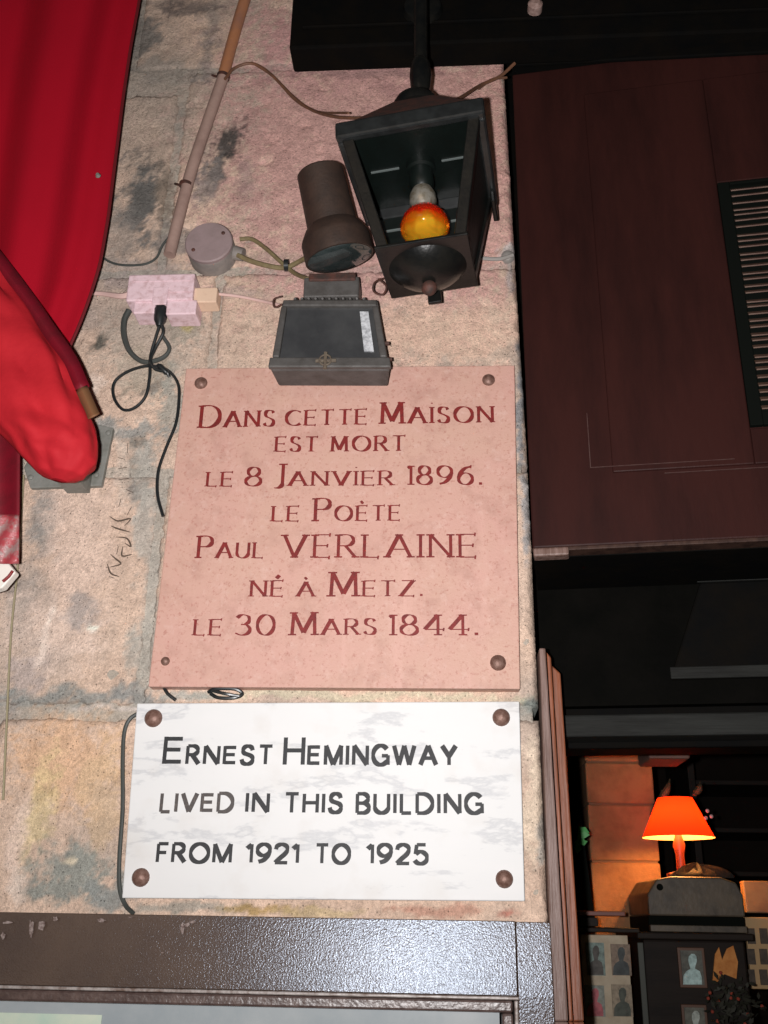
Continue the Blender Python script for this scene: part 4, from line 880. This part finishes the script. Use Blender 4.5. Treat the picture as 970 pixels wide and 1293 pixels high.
plank((695,708,718,738), (838,850), .11, .05, M_jamb, 'back_plank')

def rbox(mb, x0, y0, x1, y1, yf_, dep): a = at(x0, y0, yf_); b = at(x1, y1, yf_); return mb.box((a.x, yf_, a.z), (b.x, yf_ + dep, b.z))
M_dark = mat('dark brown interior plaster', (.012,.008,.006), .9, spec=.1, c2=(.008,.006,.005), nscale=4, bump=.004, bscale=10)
M_inst = mat('interior stone', (.26,.13,.055), .85, c2=(.16,.075,.03), nscale=7, bump=.003, bscale=40)
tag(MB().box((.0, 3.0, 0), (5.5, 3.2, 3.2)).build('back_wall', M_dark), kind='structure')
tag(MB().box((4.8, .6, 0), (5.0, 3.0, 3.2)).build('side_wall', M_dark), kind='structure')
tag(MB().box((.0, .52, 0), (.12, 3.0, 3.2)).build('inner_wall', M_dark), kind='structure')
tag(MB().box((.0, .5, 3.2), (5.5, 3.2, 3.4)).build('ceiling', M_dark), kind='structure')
tag(MB().box((.12, .55, .001), (4.8, 3.0, .012)).build('floor', mat('interior floor', (.09,.05,.03), .5, c2=(.05,.03,.02), nscale=6)), kind='structure')

pil = empty('stone_pillar', (at(775, 1100, 1.62).x, 1.62, 0), 'lamplit ashlar stone pillar inside the doorway, left of the table lamp', 'pillar')
yps = 1.62
a = at(738, 950, yps); b = at(822, 950, yps)
zs = [0, .45, .9, at(780, 1215, yps).z, at(780, 1088, yps).z, at(780, 1015, yps).z, at(780, 962, yps).z, 2.75, 3.19]
for z0_, z1_ in zip(zs, zs[1:]): MB().box((a.x, yps, z0_ + .003), (b.x, yps + .4, z1_ - .003)).build('stone_block', M_inst, pil, bevel=.005)
MB().box((a.x + .006, yps + .006, .013), (b.x - .006, yps + .39, 3.18)).build('mortar', mat('old mortar', (.16,.09,.05), .9), pil)
tag(rbox(MB(), 716, 948, 731, 1500, 1.52, .08).build('timber_post', M_jamb, bevel=.006), 'brown timber post inside the doorway against the stone pillar', 'post')
tag(MB().hexa([at(722,985,1.2), at(744,1165,1.2), at(752,1165,1.2), at(727,985,1.2)], [p + Vector((0,.05,0)) for p in (at(722,985,1.2), at(744,1165,1.2), at(752,1165,1.2), at(727,985,1.2))]).build('leaning_stick', M_gap), 'dark stick leaning against the timber post inside the doorway', 'stick')
gp = empty('hanging_plant', at(731, 1050, 1.15), 'small green leafy sprig behind the jamb, inside the doorway', 'plant')
M_leaf = mat('green leaf', (.05,.30,.06), .5)
for i in range(9):
    t = random.uniform(-2.2, .6); l = random.uniform(.02, .04); c0 = at(731, 1042 + i * 3, 1.15); d = Vector((math.cos(t), random.uniform(-.4,.4), math.sin(t))) * l; s = Vector((-d.z, 0, d.x)) * .3
    MB().add([c0, c0 + d*.5 + s, c0 + d, c0 + d*.5 - s], [(0,1,2,3)]).build('leaf', M_leaf, gp, solid=.001)
# shelf and picture board
sh = empty('wall_shelf', at(760, 1165, 1.2), 'dark wooden shelf above the board of four pictures', 'shelf')
M_dkwood = mat('dark wood', (.016,.010,.007), .6, spec=.2, c2=(.010,.007,.006), nscale=10, stretch=(.3,2,2), bump=.0008)
rbox(MB(), 731, 1150, 790, 1157, 1.12, .24).build('shelf_board', mat('reddish shelf', (.16,.045,.03), .5), sh, bevel=.002)
rbox(MB(), 732, 1158, 756, 1170, 1.16, .18).build('shelf_bracket', M_dkwood, sh, bevel=.002)
rbox(MB(), 730, 1171, 808, 1178, 1.10, .25).build('lower_board', M_dkwood, sh, bevel=.002)
pbd = empty('picture_board', at(770, 1290, 1.1), 'pale board mounted with four small pictures at the foot of the doorway', 'picture board')
rbox(MB(), 733, 1180, 804, 1345, 1.12, .02).build('board', mat('pale board', (.46,.38,.27), .6, c2=(.36,.28,.19), nscale=20), pbd, bevel=.002)
def picture(x0, y0, x1, y1, yf_, bg, fg, name, parent, hi=None):
    q = rbox(MB(), x0, y0, x1, y1, yf_, .005).build(name, bg, parent)
    cx = (x0+x1)/2; h = y1-y0; mm = MB()
    mm.prism([at(cx + (x1-x0)*a, y0 + h*b, yf_ - .002) for a, b in ((-.17,.30),(-.15,.18),(-.05,.10),(.07,.10),(.16,.17),(.18,.32),(.12,.44),(.10,.52),(.30,.60),(.38,.78),(.39,.98),(-.38,.98),(-.36,.72),(-.25,.60),(-.08,.53),(-.12,.43))], (0,.0015,0))
    mm.build('figure', fg, parent)
C = lambda n, c_: mat(n, c_, .6, c2=tuple(k*.55 for k in c_), nscale=70)
picture(740,1190,765,1232,1.113, C('grey blue print', (.20,.27,.24)), C('dark figure', (.08,.07,.06)), 'picture', pbd)
picture(771,1192,798,1232,1.113, C('brown print', (.24,.17,.12)), C('grey figure', (.05,.06,.06)), 'picture', pbd)
picture(738,1244,765,1284,1.113, C('pale print', (.26,.28,.24)), C('pink figure', (.45,.10,.12)), 'picture', pbd)
picture(772,1243,800,1284,1.113, C('tan print', (.33,.26,.18)), C('green figure', (.07,.08,.06)), 'picture', pbd)
# cabinet, the boxy machine on it and the lamp
cab = empty('cabinet', at(870, 1293, 1.2), 'dark tall cabinet under the table lamp, pictures hung on its front', 'cabinet')
a = at(812, 1186, 1.25); b = at(940, 1186, 1.25)
MB().box((a.x, 1.25, .013), (b.x, 1.75, a.z)).build('cabinet_body', M_dkwood, cab, bevel=.006)
MB().box((a.x - .02, 1.22, a.z + .0005), (b.x + .02, 1.78, a.z + .02)).build('cabinet_top', M_dkwood, cab, bevel=.004)
rbox(MB(), 805, 1190, 828, 1400, 1.235, .012).build('cabinet_stile', mat('grey green stile', (.05,.055,.045), .6), cab, bevel=.002)
mc = empty('metal_case', at(875, 1180, 1.3), 'grey metal case with a dark slot, standing on the cabinet under the lamp', 'case')
tz = a.z + .021
M_case = mat('dull brown grey metal', (.10,.075,.05), .5, c2=(.05,.04,.03), nscale=14, bump=.001)
p0 = at(822, 1180, 1.27); p1 = at(936, 1108, 1.27); zc_ = p1.z; zmid = at(870, 1157, 1.27).z
prof = [(p0.x, zmid), (p0.x, zc_ - .05), (p0.x + .03, zc_ - .008), (p0.x + .07, zc_), (p1.x - .06, zc_), (p1.x - .015, zc_ - .015), (p1.x, zc_ - .05), (p1.x, zmid)]
MB().prism([(x, 1.27, z) for x, z in prof], (0, .35, 0)).build('case_body', M_case, mc, bevel=.005)
MB().box((p0.x, 1.285, tz), (p1.x, 1.62, zmid - .001)).build('slot', M_gap, mc)
MB().box((p0.x, 1.265, tz), (p1.x, 1.284, tz + .018)).build('bottom_rail', M_case, mc, bevel=.002)
q = at(834, 1120, 1.262); MB().lathe(q, q + Vector((0,.009,0)), [(0,.008),(1,.010)], 14).build('knob', M_gap, mc, smooth_=True)
def cabpic(x0, y0, x1, y1, name, label, fg, inner_c):
    e = empty(name, at((x0+x1)/2, y1, 1.235), label, 'framed picture')
    rbox(MB(), x0, y0, x1, y1, 1.236, .012).build('frame', mat('brown frame', (.10,.045,.025), .5), e, bevel=.002)
    picture(x0 + 4, y0 + 4, x1 - 4, y1 - 4, 1.2305, C('print ground', inner_c), C('print figure', fg), 'print', e)
cabpic(855,1196,894,1248,'framed_picture','brown framed picture of a pale blue figure on the cabinet, upper one',(.50,.68,.66),(.12,.12,.10))
cabpic(860,1268,897,1320,'framed_picture','brown framed picture of pale shapes at the bottom edge of the cabinet',(.5,.55,.5),(.15,.15,.12))
oc = empty('orange_pennant', at(915, 1235, 1.22), 'amber paper pennant beside the framed picture on the cabinet', 'pennant')
MB().prism([at(x, y, 1.225) for x, y in ((900,1238),(903,1205),(908,1196),(912,1212),(918,1198),(926,1194),(932,1215),(930,1236),(915,1230),(906,1240))], (0,.006,0)).build('paper', mat('amber paper', (.55,.22,.05), .7, c2=(.4,.13,.02), nscale=30), oc)
pf = empty('photo_grid', at(960, 1250, 1.4), 'frame holding a grid of small dark portraits, right edge of the doorway', 'framed photos')
rbox(MB(), 940, 1158, 1010, 1250, 1.40, .015).build('frame', mat('tan frame', (.42,.27,.13), .6), pf, bevel=.002)
for i in range(4):
    for j in range(3): rbox(MB(), 943 + i*16, 1172 + j*26, 955 + i*16, 1192 + j*26, 1.394, .005).build('portrait', C('dark portrait', (.07,.05,.035)), pf)
tag(rbox(MB(), 938, 1112, 1020, 1154, 1.45, .04).build('wooden_crate', mat('tan wood', (.30,.17,.08), .6, c2=(.2,.1,.05), nscale=8), bevel=.004), 'tan wooden box behind the metal case at the right edge', 'box')
tag(rbox(MB(), 818, 938, 872, 958, .80, .16).build('ceiling_timber', mat('pinkish timber', (.11,.055,.04), .7, c2=(.15,.07,.05), nscale=10), bevel=.006), 'short pinkish timber under the door head above the lamp', 'beam')
dl = empty('dried_spray', at(835, 1015, 1.6), 'pale dried twigs sticking up behind the lit lamp in the gloom', 'dried twigs')
M_tw = mat('pale twig', (.07,.042,.02), .8, c2=(.1,.06,.03), nscale=60)
for (a_, b_, c_, d_) in ((822,1030,836,998), (832,1012,846,984), (826,1050,832,1006), (876,1004,884,988)):
    MB().tube([at(a_, b_, 1.62), at((a_+c_)/2 + 3, (b_+d_)/2, 1.60), at(c_, d_, 1.62)], .010, n=6, taper=lambda t: .3 + math.sin(math.pi * min(1, t + .1)) * .9).build('twig', M_tw, dl, smooth_=True)
rk = empty('dim_shelving', (at(930, 1100, 2.5).x, 2.55, 0), 'dark shelf unit in the gloom behind the lamp', 'shelf')
for pyy in (1100, 1045, 985):
    zz = at(930, pyy, 2.5).z; MB().box((at(880, 1000, 2.5).x, 2.5, zz - .02), (3.4, 2.95, zz)).build('shelf_board', M_dkwood, rk, bevel=.003)
for sx_ in (at(880, 1000, 2.5).x - .03, 3.4): MB().box((sx_, 2.5, .013), (sx_ + .029, 2.95, 2.7)).build('upright', M_dkwood, rk, bevel=.003)

# crumpled cloth at the lamp's foot and a dark dried bouquet below the case
def fcl(u, v):
    a = 2 * math.pi * u; rr = (.055 + .02 * math.sin(3*a+1) + .018 * math.sin(7*a)) * math.sin(math.pi * min(v, .999) * .5 + .02)
    return Vector((at(880, 1105, 1.36).x + rr * math.cos(a) * 1.25, 1.36 + rr * math.sin(a) * .45, zc_ + .002 + (.026 + .008 * math.sin(5*a+2) + .010*math.sin(9*a)) * math.cos(math.pi * v * .5)))
tag(MB().grid(fcl, 40, 10).build('crumpled_cloth', mat('dark cloth', (.010,.006,.004), .9, c2=(.005,.004,.003), nscale=40, bump=.002), smooth_=True), 'dark crumpled cloth lying on the metal case round the lamp foot', 'cloth')
bq = empty('dark_bouquet', at(930, 1293, 1.15), 'dark dried bouquet with tiny red buds, low in front of the cabinet', 'bouquet')
lf = MB(); bud = MB()
for i in range(170):
    c0 = at(random.gauss(925, 17), random.gauss(1272, 16), 1.12 + random.uniform(-.05, .07)); d = Vector((random.uniform(-1,1), random.uniform(-1,1), random.uniform(-.3,1))).normalized() * random.uniform(.012, .03); q_ = d.cross(Vector((random.random(), 1, random.random()))).normalized() * .005
    lf.add([c0, c0 + d*.5 + q_, c0 + d, c0 + d*.5 - q_], [(0,1,2,3)])
    if i % 14 == 0: bud.lathe(c0 + d, c0 + d + Vector((0,-.006,.002)), [(0,.003),(.5,.005),(1,.002)], 6)
tag(lf.build('foliage', mat('dry dark leaves', (.020,.020,.012), .7), bq, fixn=False), kind='stuff'); tag(bud.build('buds', mat('red buds', (.3,.05,.03), .5), bq), kind='stuff')
for k in range(5): MB().tube([at(922 + k*3, 1290, 1.13), at(924 + k*2, 1420, 1.13)], .002, n=5, sub=1).build('stem', M_dkwood, bq)
MB().lathe(at(928, 1600, 1.13), at(928, 1400, 1.13), [(0,.04),(.4,.06),(.8,.035),(1,.045)], 18).build('vase', M_dkwood, bq, smooth_=True)
# lamp
lp = at(864, 1098, 1.36)
lamp = empty('table_lamp', Vector((lp.x, 1.40, zc_ + .001)), 'lit table lamp with glowing orange red conical shade, on the metal case', 'lamp')
lx, ly = lp.x, 1.40
kk = (at(901, 1040, ly) - at(900, 1040, ly)).length
zs0 = at(866, 1058, ly).z; zs1 = at(866, 1008, ly).z
def shade_mat():
    m = bpy.data.materials.new('orange lampshade'); m.use_nodes = True; N = m.node_tree.nodes; L = m.node_tree.links
    for n_ in list(N): N.remove(n_)
    o = N.new('ShaderNodeOutputMaterial'); d = N.new('ShaderNodeBsdfDiffuse'); t = N.new('ShaderNodeBsdfTranslucent'); mx = N.new('ShaderNodeMixShader')
    d.inputs[0].default_value = (.50,.035,.012,1); t.inputs[0].default_value = (.55,.022,.004,1); mx.inputs[0].default_value = .35
    g = N.new('ShaderNodeNewGeometry'); cr_ = N.new('ShaderNodeBsdfDiffuse'); cr_.inputs[0].default_value = (.75,.45,.2,1); m2 = N.new('ShaderNodeMixShader')
    L.new(d.outputs[0], mx.inputs[1]); L.new(t.outputs[0], mx.inputs[2]); L.new(g.outputs['Backfacing'], m2.inputs[0]); L.new(mx.outputs[0], m2.inputs[1]); L.new(cr_.outputs[0], m2.inputs[2]); L.new(m2.outputs[0], o.inputs[0]); return m
m = MB(); m.lathe((lx, ly, zs0), (lx, ly, zs1), [(0, 45*kk), (1, 22*kk)], 48, cap=False); m.build('lamp_shade', shade_mat(), lamp, smooth_=True, fixn=False)
m = MB(); m.lathe((lx, ly, zs0 + .001), (lx, ly, zs1 - .001), [(0, 44.2*kk), (1, 21.4*kk)], 48, cap=False); 
m.build('shade_lining', mat('cream lining', (.9,.62,.30), .7), lamp, smooth_=True, fixn=False) if False else None
m = MB(); m.lathe((lx, ly, zc_ + .001), (lx, ly, zs0 + .055), [(0,.045),(.07,.045),(.12,.014),(.4,.013),(.55,.019),(.75,.010),(1,.010)], 20); m.build('lamp_stem', mat('red brown lamp base', (.22,.035,.015), .5), lamp, smooth_=True)
m = MB(); m.lathe((lx, ly, zs0 + .057), (lx, ly, zs0 + .11), [(0,.012),(.5,.027),(.8,.024),(1,.012)], 20); m.build('bulb', mat('lit bulb', (1,.8,.5), .4, emit=(1,.62,.25), estr=12), lamp, smooth_=True)
for (a_, b_) in ((893,1024), (898,1031), (891,1033)):
    q = at(a_, b_, ly - .075); MB().lathe(q, q + Vector((0, -.008, 0)), [(0,.004),(.5,.006),(1,.003)], 10).build('bead', mat('pink glint', (.7,.4,.4), .3), lamp, smooth_=True)  # these stand for an ornament's glint, put into their pale colour
pd = bpy.data.lights.new('lamp_light', 'POINT'); pd.energy = 11.0; pd.color = (1,.46,.13); pd.shadow_soft_size = .028
pox = bpy.data.objects.new('lamp_light', pd); COL.objects.link(pox); pox.location = (lx, ly, zs0 + .035)
